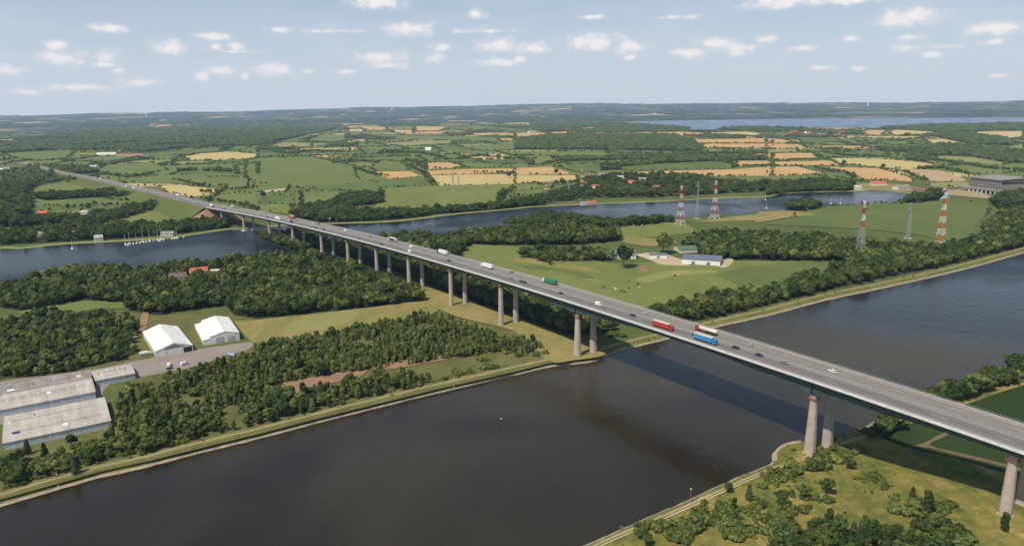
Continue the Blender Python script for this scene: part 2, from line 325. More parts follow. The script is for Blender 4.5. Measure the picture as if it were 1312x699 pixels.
# ------------------------------------------------------------------ fields seen in the photograph
FIELDS = [
('','scrub',[(-60,662),(-60,560),(0,560),(140,540),(175,478),(250,455),(320,436),(400,428),(480,416),(550,400),(600,412),(660,425),(700,447),(735,460),(700,466),(659,476),(562,498),(484,517),(407,536),(330,556),(256,574),(192,590),(128,604),(64,622),(0,640)]),
('','scrub',[(150,470),(250,440),(330,404),(300,400),(200,404),(165,400),(0,405),(0,500),(60,485)]),
('a','g',[(20,300),(190,280),(370,290),(330,320),(200,335),(60,315)]),
('a','y',[(240,255),(290,235),(440,225),(520,205),(610,205),(600,215),(400,240),(290,262)]),
('a','t',[(370,280),(430,265),(545,268),(540,280),(390,290)]),
('a','g',[(480,385),(520,355),(760,340),(840,380),(700,400),(540,402)]),
('a','gd',[(700,300),(900,280),(1110,265),(1090,290),(900,305),(700,315)]),
('a','y',[(900,315),(1000,297),(1140,288),(1282,300),(1282,322),(1100,330),(950,330)]),
('a','l',[(850,350),(900,335),(1100,335),(1000,350)]),
('a','g',[(590,430),(800,405),(1200,400),(1240,425),(1230,470),(1000,465),(880,450),(620,445)]),
('a','y',[(790,460),(900,455),(1090,475),(1040,505),(940,515),(830,490)]),
('a','gb',[(145,490),(200,460),(300,445),(430,440),(540,470),(560,500),(300,490),(200,500)]),
('a','g',[(50,540),(250,512),(500,520),(740,550),(700,565),(400,560),(150,560)]),
('a','gb',[(330,650),(560,600),(740,580),(830,560),(900,590),(1080,600),(1000,640),(780,660),(560,660)]),
('a','g',[(0,600),(180,600),(200,630),(0,650)]),
('a','l',[(340,590),(480,580),(460,600),(340,603)]),
('a','g',[(1170,360),(1282,340),(1282,400),(1190,400)]),
('a','g',[(1190,280),(1282,268),(1282,292),(1200,292)]),
('b','l',[(40,265),(120,240),(270,245),(270,265),(120,275)]),
('b','g',[(240,235),(310,205),(440,195),(440,245),(260,245)]),
('b','y',[(310,205),(350,197),(450,197),(440,203)]),
('b','l',[(590,250),(780,235),(980,232),(960,250),(720,262)]),
('b','g',[(560,205),(860,210),(1180,215),(1220,240),(980,230),(600,230)]),
('b','y',[(450,178),(540,175),(530,188),(450,190)]),
('b','o',[(510,167),(640,165),(650,180),(530,182)]),
('b','o',[(780,162),(950,165),(900,185),(785,185)]),
('b','y',[(670,180),(770,180),(780,195),(680,195)]),
('b','o',[(1020,195),(1282,198),(1282,215),(1100,210)]),
('b','y',[(1060,142),(1282,130),(1282,140),(1070,150)]),
('b','p',[(630,118),(850,110),(860,120),(640,125)]),
('b','g',[(-60,330),(0,320),(280,315),(480,360),(500,430),(620,440),(350,458),(130,462),(0,440),(-60,420)]),
('b','g',[(560,370),(610,330),(730,340),(760,380),(600,388)]),
('b','gd',[(150,470),(350,458),(500,445),(620,430),(820,415),(870,460),(610,470),(620,500),(350,480)]),
('b','gb',[(600,470),(870,460),(1282,452),(1200,510),(1190,560),(860,570),(580,570),(620,520)]),
('b','o',[(570,388),(760,387),(820,410),(640,425)]),
('b','o',[(830,345),(980,340),(1030,365),(850,378)]),
('b','g',[(950,340),(1150,345),(1282,365),(1100,370),(1040,365)]),
('b','o',[(830,385),(1060,375),(1282,372),(1282,385),(1100,400),(850,405)]),
('b','y',[(850,408),(1090,402),(1282,402),(1282,450),(900,458),(860,420)]),
('b','gb',[(0,550),(180,550),(160,600),(60,590),(0,590)]),
('b','gd',[(0,510),(200,510),(180,553),(0,548)]),
('b','b',[(310,570),(400,545),(480,540),(540,560),(440,580),(360,585)]),
('b','g',[(1000,265),(1282,245),(1282,282),(1130,285)]),
('b','g',[(900,275),(1190,290),(1180,300),(950,300)]),
('b','sand',[(0,490),(60,480),(150,472),(160,478),(80,488),(0,497)]),
('b','l',[(200,170),(400,155),(480,150),(430,165),(280,180)]),
('c','y',[(0,135),(180,122),(185,142),(20,143)]),
('c','o',[(230,118),(360,118),(350,132),(270,132)]),
('c','y',[(430,112),(580,112),(560,126),(440,125)]),
('c','o',[(0,195),(150,195),(175,208),(0,212)]),
('c','o',[(160,190),(260,192),(285,205),(200,207)]),
('c','o',[(360,190),(460,195),(420,204)]),
('c','g',[(0,290),(200,288),(440,288),(500,310),(430,325),(180,310),(0,305)]),
('c','gb',[(80,335),(100,318),(250,325),(230,345),(140,355),(90,352)]),
('c','gd',[(220,355),(430,345),(430,385),(320,395),(240,375)]),
('c','o',[(0,370),(180,365),(290,400),(0,403)]),
('c','y',[(0,405),(300,407),(310,430),(130,440),(0,448)]),
('c','gb',[(0,490),(150,475),(400,475),(400,510),(200,520),(60,500),(0,525)]),
('c','gd',[(510,365),(700,350),(1000,335),(1100,355),(1080,375),(720,382),(550,388)]),
('c','o',[(550,391),(720,386),(1100,377),(1282,362),(1282,410),(960,410),(730,395),(640,400)]),
('c','o',[(700,192),(830,190),(950,195),(920,210),(700,208)]),
('c','y',[(960,195),(1150,188),(1240,200),(1200,208),(980,206)]),
('c','o',[(880,228),(1282,222),(1282,245),(900,243)]),
('c','o',[(930,250),(1282,248),(1282,272),(950,270)]),
('c','y',[(860,278),(1000,282),(1180,280),(1190,292),(1010,292)]),
('c','l',[(700,308),(900,302),(1130,300),(1100,315),(760,315)]),
('c','o',[(1180,300),(1282,297),(1282,325),(1190,315)]),
('c','o',[(1080,335),(1282,335),(1282,355),(1120,358)]),
('c','gb',[(770,430),(880,430),(860,450),(780,440)]),
('c','gb',[(940,425),(1040,430),(1030,450)]),
('c','gb',[(1130,435),(1250,425),(1230,465),(1150,455)]),
('','gb',[(789,284),(856,285),(880,288),(895,297),(870,301),(800,307),(795,295)]),
('c','t',[(840,640),(1000,625),(1282,592),(1282,625),(1100,635),(960,640)]),
('c','g',[(500,330),(680,330),(680,345),(500,350)]),
('d','o',[(470,190),(500,182),(600,182),(570,205),(490,203)]),
('d','y',[(600,190),(640,180),(850,180),(960,192),(800,205),(640,208)]),
('d','y',[(1030,190),(1120,186),(1282,188),(1282,215),(1200,228),(1050,205)]),
('d','y',[(370,212),(740,212),(820,220),(640,222),(400,220)]),
('d','gd',[(150,215),(350,222),(380,240),(180,245)]),
('d','o',[(0,222),(90,228),(150,243),(0,245)]),
('d','g',[(540,238),(720,235),(700,255),(620,255)]),
('d','y',[(780,228),(880,223),(1020,252),(830,252)]),
('d','o',[(0,250),(170,252),(200,268),(0,272)]),
('d','o',[(220,258),(550,262),(560,272),(300,270)]),
('d','l',[(0,278),(150,275),(160,290),(0,292)]),
('d','gd',[(250,295),(450,290),(600,288),(610,315),(280,318)]),
('d','o',[(0,297),(230,295),(265,322),(0,332)]),
('d','o',[(20,340),(330,333),(370,357),(60,358)]),
('d','y',[(310,322),(560,325),(760,340),(830,350),(830,372),(700,378),(500,360),(360,350)]),
('d','o',[(0,365),(150,362),(290,400),(0,412)]),
('d','o',[(240,362),(560,372),(720,420),(740,440),(480,425),(400,385)]),
('d','p',[(640,380),(860,382),(1000,430),(980,438),(830,438),(740,400)]),
('d','g',[(40,422),(200,415),(350,415),(340,435),(120,445)]),
('d','l',[(810,310),(900,310),(1200,325),(1200,355),(1000,345),(830,330)]),
('d','l',[(1170,270),(1282,250),(1282,288),(1200,285)]),
('d','g',[(1040,400),(1150,395),(1282,415),(1282,440),(1080,420)]),
('d','l',[(810,445),(1000,440),(1000,465),(830,465)]),
('i','gd',[(130,180),(240,142),(500,122),(870,112),(1140,112),(1100,170),(1030,240),(1040,290),(900,310),(750,275),(500,250),(0,225),(0,212),(120,200)]),
('d','t',[(-40,590),(100,582),(240,600),(120,615),(0,635),(-60,640)]),
('','gb',[(588,324),(605,313),(660,316),(700,325),(790,338),(870,334),(940,334),(1010,335),(1085,332),(1100,336),(1080,347),(960,372),(880,386),(830,398),(760,400),(690,385),(640,360)]),
('','gd',[(915,352),(950,343),(1000,337),(1100,333),(1098,341),(1060,352),(985,366),(945,366)]),
('h','t',[(520,105),(560,98),(690,100),(810,120),(690,140),(560,125)]),
('h','sand',[(595,180),(700,170),(830,205),(870,225),(840,235),(730,230),(690,215)]),
('h','sand',[(1020,190),(1090,195),(1060,240),(1010,238)]),
('h','b',[(615,238),(650,238),(660,265),(630,265)]),
('h','t',[(340,288),(380,284),(415,296),(400,312),(360,306)]),
('h','t',[(120,215),(240,232),(330,240),(420,262),(400,268),(300,250),(200,242),(110,228)]),
('h','gd',[(0,232),(120,236),(300,262),(420,300),(340,300),(200,262),(60,250)]),
('h','l',[(600,300),(760,262),(960,258),(1000,270),(800,285),(650,320)]),
('h','t',[(0,195),(100,203),(150,210),(140,230),(60,222),(0,218)]),
('e','g',[(80,465),(250,432),(400,408),(640,418),(620,450),(500,448),(250,490),(0,550),(0,522),(130,485)]),
('','t',[(300,412),(330,410),(394,403),(459,396),(543,386),(557,390),(556,402),(490,414),(433,426),(369,436),(330,440),(316,432)]),
('','l',[(365,418),(400,406),(455,399),(452,410),(410,421),(370,426)]),
('','t',[(522,362),(549,368),(572,376),(660,407),(758,444),(775,455),(735,462),(700,462),(660,425),(600,410),(560,396),(535,380)]),
('k','b',[(0,400),(100,360),(300,320),(540,280),(500,325),(300,370),(200,400),(60,420)]),
('k','b',[(600,260),(800,215),(1000,195),(1060,215),(900,245),(620,290)]),
('k','scrub',[(820,320),(900,300),(980,310),(900,340),(840,350)]),
('e','b',[(690,560),(710,470),(740,475),(735,520),(720,560)]),
('e','sand',[(470,575),(540,540),(600,570),(690,590),(600,600)]),
]
bridge_zone = None
field_polys = []
for i, (k, mt, L) in enumerate(FIELDS):
    pl = pts(k, L); c = np.mean(pl, 0); far = math.hypot(*c)
    if far < 2500: pl = smooth_line(pl + [pl[0]], 3)[:-1] if mt in ('t', 'b', 'sand', 'l') else pl
    field_polys.append((pl, mt, far))
    sheet('field', pl, G0 + (.10 if far < 900 else .30) + i * .004, M[mt])
# ------------------------------------------------------------------ far hills that carry the horizon
def hmax(az):
    t = az / 0.62
    return 176 + 118 * math.exp(-((t - 0.02) / 0.62) ** 2) + 10 * math.sin(az * 23) + 6 * math.sin(az * 61 + 1)
def hz(x, y):
    r = math.hypot(x, y); t = min(max((r - 10000) / 12000, 0), 1)
    und = 10 * mnoise.noise(Vector((x / 2300, y / 2300, 3.1))) * min(max((r - 10000) / 2500, 0), 1)
    return G0 - 1.0 + hmax(math.atan2(x, y)) * (t ** 1.35) + und + (1.6 if r > 10000 else 0)
def hills():
    V = []; Fc = []; na, nr = 260, 46
    for j in range(nr):
        r = 9950 * (24500 / 9950) ** (j / (nr - 1))
        for i in range(na):
            a = -0.95 + 1.9 * i / (na - 1); x, y = r * math.sin(a), r * math.cos(a)
            V.append((x, y, hz(x, y)))
    for j in range(nr - 1):
        for i in range(na - 1): Fc.append((j * na + i, j * na + i + 1, (j + 1) * na + i + 1, (j + 1) * na + i))
    me = bpy.data.meshes.new('hills'); me.from_pydata(V, [], Fc); me.update(); me.polygons.foreach_set('use_smooth', [True] * len(Fc))
    m, nt, b = nt_new('hill_patchwork'); L = nt.links.new
    g = N(nt, 'ShaderNodeNewGeometry'); mp = N(nt, 'ShaderNodeMapping'); mp.inputs['Scale'].default_value = (1, .55, 0); L(g.outputs['Position'], mp.inputs[0])
    vo = N(nt, 'ShaderNodeTexVoronoi', inp={'Scale': .0030}); L(mp.outputs[0], vo.inputs['Vector'])
    sx = N(nt, 'ShaderNodeSeparateColor'); L(vo.outputs['Color'], sx.inputs[0])
    r = ramp(nt, [(0, (.018, .030, .014)), (.48, (.028, .045, .018)), (.62, (.055, .085, .028)), (.76, (.10, .13, .045)), (.84, (.33, .27, .13)), (.93, (.42, .32, .16))], 'CONSTANT')
    L(sx.outputs[0], r.inputs[0])
    n = N(nt, 'ShaderNodeTexNoise', inp={'Scale': .0011, 'Detail': 5.0}); L(g.outputs['Position'], n.inputs['Vector'])
    rr = ramp(nt, [(.44, (0, 0, 0)), (.52, (1, 1, 1))]); L(n.outputs['Fac'], rr.inputs[0])
    mx = N(nt, 'ShaderNodeMix'); mx.data_type = 'RGBA'; L(rr.outputs[0], mx.inputs[0]); L(r.outputs[0], mx.inputs[7]); mx.inputs[6].default_value = (.018, .028, .014, 1)
    L(mx.outputs[2], b.inputs['Base Color']); b.inputs['Roughness'].default_value = 1
    o = link('hills', me, m); o['kind'] = 'structure'
hills()
# ------------------------------------------------------------------ tree meshes
def leaf_mat(name, dark, light, tint, fl=.25):
    m, nt, b = nt_new(name); L = nt.links.new
    tc = N(nt, 'ShaderNodeTexCoord'); n = N(nt, 'ShaderNodeTexNoise', inp={'Scale': .55, 'Detail': 4.0}); L(tc.outputs['Object'], n.inputs['Vector'])
    r = ramp(nt, [(.30, dark), (.68, light)]); L(n.outputs['Fac'], r.inputs[0])
    oi = N(nt, 'ShaderNodeObjectInfo'); r2 = ramp(nt, [(0, (.50, .62, .58)), (.25, (.80, .90, .80)), (.55, tint), (.80, (1.30, 1.12, .80)), (.90, (1.25, 1.35, 1.3)), (1, (1.7, 1.6, 1.35))]); L(oi.outputs['Random'], r2.inputs[0])
    mm = N(nt, 'ShaderNodeMix'); mm.data_type = 'RGBA'; mm.blend_type = 'MULTIPLY'; mm.inputs[0].default_value = 1
    L(r.outputs[0], mm.inputs[6]); L(r2.outputs[0], mm.inputs[7])
    L(mm.outputs[2], b.inputs['Base Color']); b.inputs['Roughness'].default_value = .75; b.inputs['Specular IOR Level'].default_value = .15
    tr = N(nt, 'ShaderNodeBsdfTranslucent'); L(mm.outputs[2], tr.inputs['Color']); ms = N(nt, 'ShaderNodeMixShader', inp={0: fl})
    L(b.outputs[0], ms.inputs[1]); L(tr.outputs[0], ms.inputs[2]); L(ms.outputs[0], nt.nodes['Material Output'].inputs['Surface'])
    return m
M['leaf'] = leaf_mat('broadleaf_foliage', (.026, .048, .015), (.128, .165, .052), (1.05, 1.10, .88))
M['leaf2'] = leaf_mat('scrub_foliage', (.056, .088, .024), (.245, .275, .090), (1.08, 1.08, .9))
M['needle'] = leaf_mat('conifer_foliage', (.035, .055, .022), (.105, .135, .048), (1.0, 1.05, .9))
M['bark'] = plain('bark', (.10, .075, .055), .9, .3, 3)
def crown_mesh(name, seed, kind):
    """unit size: 10 m tall tree; crown of many leaf sprays round uneven limbs"""
    R = np.random.default_rng(seed); V = []; Fc = []
    def sprays(C, r, n, size, flat=1.0):
        d = R.normal(size=(n, 3)); d /= np.linalg.norm(d, axis=1)[:, None]; d[:, 2] = np.abs(d[:, 2]) * .9 - .25 * (R.random(n) < .4)
        rad = r * (0.72 + .34 * R.random(n)); p = np.array(C) + d * rad[:, None] * np.array([1, 1, flat])
        for q, nn in zip(p, d):
            nn = nn + R.normal(size=3) * .45; nn /= np.linalg.norm(nn)
            t = np.cross(nn, R.normal(size=3)); t /= np.linalg.norm(t) + 1e-9; b2 = np.cross(nn, t)
            s = size * (.6 + .8 * R.random()); k = len(V)
            a = s * .5; c = a * (.6 + .5 * R.random())
            V.extend([tuple(q - t * a - b2 * c * .4), tuple(q + t * a * .3 - b2 * c), tuple(q + t * a + b2 * c * .3), tuple(q - t * a * .2 + b2 * c)])
            Fc.append((k, k + 1, k + 2, k + 3))
    def core(C, r, flat=1.0):
        k = len(V); n1, n2 = 7, 5
        for j in range(n2):
            th = PI * (j + .5) / n2
            for i in range(n1):
                ph = 2 * PI * i / n1; q = r * (.82 + .2 * R.random())
                V.append((C[0] + q * math.sin(th) * math.cos(ph), C[1] + q * math.sin(th) * math.sin(ph), C[2] + q * math.cos(th) * flat))
        for j in range(n2 - 1):
            for i in range(n1): Fc.append((k + j * n1 + i, k + (j + 1) * n1 + i, k + (j + 1) * n1 + (i + 1) % n1, k + j * n1 + (i + 1) % n1))
        Fc.append(tuple(k + i for i in range(n1))); Fc.append(tuple(k + (n2 - 1) * n1 + i for i in range(n1))[::-1])
    if kind in ('broad', 'maple'):
        nl = R.integers(7, 11); w = R.uniform(2.3, 3.1)
        core((0, 0, 5.6), 2.3); sprays((0, 0, 6.0), 3.0, 130, .95)
        for i in range(nl):
            a = 2 * PI * i / nl + R.uniform(-.4, .4); rr = w * R.uniform(.45, .95); z = R.uniform(3.4, 8.0)
            rr *= 1 - .5 * max(0, (z - 6) / 3); r = R.uniform(.8, 1.9); C = (rr * math.cos(a), rr * math.sin(a), z)
            core(C, r * .72); sprays(C, r, int(60 * r), .85)
        sprays((R.uniform(-.5, .5), R.uniform(-.5, .5), 8.4), 1.4, 70, .8)
    elif kind == 'conifer':
        for j in range(9):
            z = 1.6 + j * .95; r = 2.0 * (1 - j / 9.5) ** .85 + .25
            core((0, 0, z), r * .6, .7); sprays((R.uniform(-.15, .15), R.uniform(-.15, .15), z), r, int(30 + 48 * r), .75, .55)
    elif kind in ('poplar', 'birch'):
        for j in range(7):
            z = 2.0 + j * 1.15; r = 1.25 + .55 * math.sin(PI * (j + .8) / 7.5); C = (R.uniform(-.3, .3), R.uniform(-.3, .3), z)
            core(C, r * .7); sprays(C, r, int(75 * r), .75)
    elif kind == 'shrub':
        for i in range(6):
            a = R.uniform(0, 2 * PI); rr = R.uniform(.2, 1.6); r = R.uniform(.9, 1.5); C = (rr * math.cos(a), rr * math.sin(a), R.uniform(.8, 2.0))
            core(C, r * .7, .9); sprays(C, r, int(55 * r), .7, .9)
    me = bpy.data.meshes.new(name); me.from_pydata(V, [], Fc); me.update(); return me
def trunk_mesh(name, seed, kind):
    R = random.Random(seed); b = MB(); h = {'broad': 6.0, 'maple': 6.0, 'conifer': 9.0, 'poplar': 8.0, 'birch': 8.0, 'shrub': 1.4}[kind]
    r0 = .30 if kind != 'shrub' else .12; rg = []
    for j in range(5):
        z = -.4 + (h + .4) * j / 4; r = r0 * (1.25 if j == 0 else 1 - .19 * j); ox, oy = R.uniform(-.12, .12) * j, R.uniform(-.12, .12) * j
        rg.append([(ox + r * math.cos(2 * PI * k / 7), oy + r * math.sin(2 * PI * k / 7), z) for k in range(7)])
    b.loft(rg)
    for i in range(5 if kind == 'broad' else 2):
        a = R.uniform(0, 2 * PI); z0 = R.uniform(2.2, 4.4) if kind != 'shrub' else .4; L = R.uniform(1.4, 2.4) if kind != 'shrub' else .8
        b.bar((0, 0, z0), (L * math.cos(a), L * math.sin(a), z0 + L * .9), .13, 5, .04)
    return b.mesh(name, True)
KINDS = {'broad': 6, 'conifer': 2, 'poplar': 2, 'shrub': 3, 'birch': 3, 'maple': 4}
LM = {'broad': 'leaf', 'conifer': 'needle', 'poplar': 'leaf', 'shrub': 'leaf2', 'birch': 'leaf2', 'maple': 'leaf2'}
CROWN = {}; TRUNK = {}; WHOLE = {}
for k, n in KINDS.items():
    for i in range(n):
        c = crown_mesh('crown_' + k, 100 + i * 7 + len(k), k); c.materials.append(M[LM[k]]); CROWN[k, i] = c
        t = trunk_mesh('trunk_' + k, 50 + i, k); t.materials.append(M['bark']); TRUNK[k, i] = t
        bm = bmesh.new(); bm.from_mesh(c); nc = len(bm.faces); bm.from_mesh(t)
        bm.faces.ensure_lookup_table()
        for f in bm.faces[nc:]: f.material_index = 1
        w = bpy.data.meshes.new('tree_' + k); bm.to_mesh(w); bm.free(); w.materials.append(M[LM[k]]); w.materials.append(M['bark']); WHOLE[k, i] = w
# low-poly clumps for the far distance (one spray set, bigger leaves)
def clump_mesh(name, seed):
    R = np.random.default_rng(seed); V = []; Fc = []
    for i in range(5):
        C = np.array([R.uniform(-2.4, 2.4), R.uniform(-2.4, 2.4), R.uniform(3.2, 5.8)]); r = R.uniform(2.0, 3.1)
        k = len(V); n1, n2 = 6, 4
        for j in range(n2):
            th = PI * (j + .4) / n2
            for a in range(n1):
                ph = 2 * PI * a / n1; q = r * R.uniform(.75, 1.12); V.append((C[0] + q * math.sin(th) * math.cos(ph), C[1] + q * math.sin(th) * math.sin(ph), max(0, C[2] + q * math.cos(th) * 1.15)))
        for j in range(n2 - 1):
            for a in range(n1): Fc.append((k + j * n1 + a, k + (j + 1) * n1 + a, k + (j + 1) * n1 + (a + 1) % n1, k + j * n1 + (a + 1) % n1))
        Fc.append(tuple(k + a for a in range(n1)))
    me = bpy.data.meshes.new(name); me.from_pydata(V, [], Fc); me.update(); me.materials.append(M['leaf']); return me
SRC = bpy.data.collections.new('plant_sources'); VIDX = {}
order = []
for k, n in KINDS.items():
    for i in range(n): order.append((k, i))
for i in range(3): order.append(('clump', i))
for j, (k, i) in enumerate(order):
    me = WHOLE[k, i] if k != 'clump' else clump_mesh('clump', 300 + i)
    o = bpy.data.objects.new('%02d_%s' % (j, k), me); SRC.objects.link(o); VIDX.setdefault(k, []).append(j)
def gn_group():
    ng = bpy.data.node_groups.new('scatter_plants', 'GeometryNodeTree')
    ng.interface.new_socket('Geometry', in_out='INPUT', socket_type='NodeSocketGeometry'); ng.interface.new_socket('Geometry', in_out='OUTPUT', socket_type='NodeSocketGeometry')
    n = ng.nodes; L = ng.links.new
    gi = n.new('NodeGroupInput'); go = n.new('NodeGroupOutput'); ip = n.new('GeometryNodeInstanceOnPoints'); ci = n.new('GeometryNodeCollectionInfo')
    ci.inputs['Collection'].default_value = SRC; ci.inputs['Separate Children'].default_value = True; ci.inputs['Reset Children'].default_value = True
    def at(nm, t):
        a = n.new('GeometryNodeInputNamedAttribute'); a.data_type = t; a.inputs[0].default_value = nm; return a.outputs[0]
    ip.inputs['Pick Instance'].default_value = True
    L(gi.outputs[0], ip.inputs['Points']); L(ci.outputs[0], ip.inputs['Instance']); L(at('vi', 'INT'), ip.inputs['Instance Index'])
    L(at('rot', 'FLOAT_VECTOR'), ip.inputs['Rotation']); L(at('scl', 'FLOAT_VECTOR'), ip.inputs['Scale']); L(ip.outputs[0], go.inputs[0])
    return ng
NG = gn_group()
def scatter(name, T, label, cat):
    """T: list of (x,y,z,kind,sx,sz)"""
    if not T: return
    me = bpy.data.meshes.new(name); me.from_pydata([t[:3] for t in T], [], [])
    a = me.attributes.new('vi', 'INT', 'POINT'); a.data.foreach_set('value', [random.choice(VIDX[t[3]]) for t in T])
    a = me.attributes.new('rot', 'FLOAT_VECTOR', 'POINT'); a.data.foreach_set('vector', [c for t in T for c in (0, 0, random.uniform(0, 2 * PI))])
    a = me.attributes.new('scl', 'FLOAT_VECTOR', 'POINT'); a.data.foreach_set('vector', [c for t in T for c in (t[4], t[4], t[5])])
    o = link(name, me); md = o.modifiers.new('scatter', 'NODES'); md.node_group = NG
    tag(o, label, cat, kind='stuff')
# ------------------------------------------------------------------ woods
WOODS = [  # key, label, polygons(px), spacing m, (h lo, hi), kinds, floor
 ('shore', 'dense dark green wood on the left between the river and the meadow', [[(0,374),(77,354),(129,349),(178,353),(226,346),(330,336),(400,331),(450,338),(490,345),(520,358),(535,372),(545,386),(459,395),(394,402),(330,408),(300,404),(290,392),(240,398),(200,404),(165,398),(160,389),(100,384),(60,394),(30,398),(0,394)]], 6.6, (8, 15), {'broad': 7, 'maple': 3.5, 'poplar': 1, 'birch': 2, 'conifer': .6}, True),
 ('thicket', 'thicket of bushes and low trees behind the grey roofed halls', [[(0,418),(60,402),(120,404),(165,405),(180,418),(172,440),(178,452),(150,462),(100,474),(60,482),(10,484),(0,486)]], 5.6, (5, 9), {'broad': 3, 'maple': 4, 'shrub': 2, 'birch': 1.5}, True),
 ('young', 'young mixed wood between the dry meadow and the sandy strip', [[(140,540),(150,515),(165,500),(250,478),(300,462),(322,450),(330,447),(400,434),(480,420),(555,404),(600,422),(650,432),(700,447),(690,453),(640,452),(560,462),(480,475),(420,480),(330,500),(260,522),(215,535),(170,552)]], 3.4, (3.5, 7.5), {'maple': 4, 'broad': .8, 'conifer': 1.0, 'poplar': 1, 'birch': 8, 'shrub': 3}, 'scrub'),
 ('canalside', 'belt of trees and scrub along the canal towpath', [[(0,632),(64,612),(128,593),(192,578),(256,562),(330,545),(407,526),(484,508),(545,492),(560,482),(500,485),(480,488),(420,502),(330,503),(280,511),(215,524),(160,552),(120,574),(60,590),(25,592),(0,596)]], 4.3, (4.5, 9), {'broad': 3, 'maple': 3, 'conifer': 1.5, 'shrub': 3, 'poplar': 1, 'birch': 4}, 'scrub'),
 ('farbank', 'long dark wood belt along the far bank of the canal', [[(812,412),(850,400),(900,392),(950,382),(1000,371),(1060,352),(1110,337),(1160,328),(1250,312),(1262,290),(1285,272),(1312,266),(1360,262),(1360,302),(1312,316),(1262,328),(1205,342),(1136,355),(1060,372),(990,389),(930,404),(900,410),(868,415),(838,424)]], 7.2, (8, 14), {'broad': 7, 'maple': 3, 'poplar': 1}, True),
 ('valley', 'dark wood in the shade behind the bridge piers', [], 7.2, (8, 14), {'broad': 7, 'maple': 3, 'poplar': 1}, True),
 ('block', 'square block of tall trees between the river and the pasture', [[(598,304),(640,298),(720,294),(790,301),(797,308),(740,314),(640,314),(600,314)], [(480,312),(540,306),(600,306),(598,316),(585,330),(540,322),(500,318)]], 7.6, (9, 16), {'broad': 7, 'maple': 3, 'poplar': 1}, True),
 ('farmhedge', 'group of broad trees beside the farmhouse pasture', [[(664,330),(700,322),(780,327),(786,334),(760,336),(700,337)]], 8, (7, 13), {'broad': 2, 'maple': 1}, True),
 ('pines', 'wood of tall trees behind the long farm barn', [[(873,318),(890,306),(960,303),(1040,308),(1110,320),(1180,320),(1192,330),(1140,338),(1050,335),(985,334),(960,333),(905,333),(875,328)]], 7.0, (10, 15), {'broad': 5, 'maple': 3, 'poplar': 2, 'conifer': 1}, True),
 ('rivernorth', 'trees along the far shore of the river', [[(375,280),(390,266),(420,264),(445,252),(490,250),(490,260),(455,265),(440,270),(480,274),(540,272),(620,268),(655,262),(700,262),(700,263),(655,267),(620,270),(560,274.5),(531,279),(480,283),(415,286)],
                 [(0,314),(60,311),(150,306),(200,302),(235,299),(290,292),(305,284),(270,284),(200,292),(100,292),(0,301)], [(0,292),(60,288),(130,288),(185,272),(205,266),(205,262),(180,266),(130,276),(60,282),(0,283)], [(40,253),(140,246),(190,255),(190,258),(140,252),(60,257)]], 9, (9, 14), {'broad': 9, 'poplar': 1}, True),
 ('bottomright', 'dense dark clump of trees at the foot of the grassy slope', [[(985,735),(996,706),(1010,690),(1060,680),(1100,684),(1160,686),(1215,692),(1235,708),(1240,724),(1200,760),(1100,790),(1000,780)]], 4.6, (7, 11), {'broad': 8, 'conifer': 2, 'poplar': 1}, True),
 ('rightbank', 'row of leafy trees on the right bank of the canal beyond the bridge', [[(1150,529),(1200,508),(1262,487),(1330,461),(1400,446),(1400,474),(1330,484),(1262,503),(1215,519),(1165,535)], [(1112,556),(1135,545),(1166,544),(1160,552),(1130,562)]], 4.4, (7, 12), {'broad': 5, 'maple': 2, 'shrub': 1}, True),
 ('village', 'leafy trees around the village houses', [[(720,258),(760,253),(800,254),(860,252),(930,248),(985,245),(985,236),(930,242),(860,238),(830,226),(780,224),(750,232),(740,240),(700,250),(660,262),(690,262)]], 11, (9, 14), {'broad': 1}, False),
 ('nearriver', 'trees on the near shore of the river around the pylons', [[(640,290),(700,276),(780,286),(860,282),(868,284),(790,292),(700,290)]], 8.5, (9, 13), {'broad': 1}, True),
 ('harbour', 'trees around the harbour by the concrete hall', [[(982,252),(1010,247),(1095,245),(1095,240),(1060,232),(1000,236),(982,240)], [(1002,268),(1020,262),(1050,262),(1050,268),(1020,271)], [(1150,262),(1205,256),(1210,248),(1180,247),(1160,256)], [(1265,258),(1290,250),(1312,248),(1312,262),(1280,268)]], 9, (9, 14), {'broad': 1}, True),
 ('farwoods', 'large dark woods covering the far countryside', [
   [(0,195),(77,168),(180,162.5),(330,157),(398,158.6),(440,160),(420,168),(360,180),(330,187),(280,187.5),(230,190),(190,195),(160,192),(98,193),(75,192),(26,195),(0,197)],
   [(660,192),(668,178),(711,173),(866,173),(900,190),(898,194),(763,192)], [(680,158),(770,156),(884,164),(879,168),(789,170),(683,168)],
   [(1126,165),(1162,161),(1312,158),(1312,167),(1245,169),(1214,170)], [(1185,173),(1214,170),(1286,177),(1301,183),(1296,190),(1281,190),(1239,184)],
   [(1167,191),(1203,186),(1265,187),(1291,193),(1312,197),(1312,209),(1291,209),(1239,200),(1188,200),(1188,207),(1162,205)],
   [(0,235),(40,215),(105,215),(130,222),(70,225),(30,245),(0,262)], [(0,262),(30,245),(40,262),(30,280),(0,285)]], 14, (10, 16), {'broad': 1}, False),
]
def jitter_grid(poly, sp):
    A = np.array(poly); (x0, y0), (x1, y1) = A.min(0), A.max(0)
    gx, gy = np.meshgrid(np.arange(x0, x1, sp), np.arange(y0, y1, sp)); Q = np.stack([gx.ravel(), gy.ravel()], 1)
    Q[::, 0] += (np.round((Q[:, 1] - y0) / sp) % 2) * sp * .5
    Q = Q + rng.uniform(-.42, .42, Q.shape) * sp
    return Q[inpoly(Q, poly)]
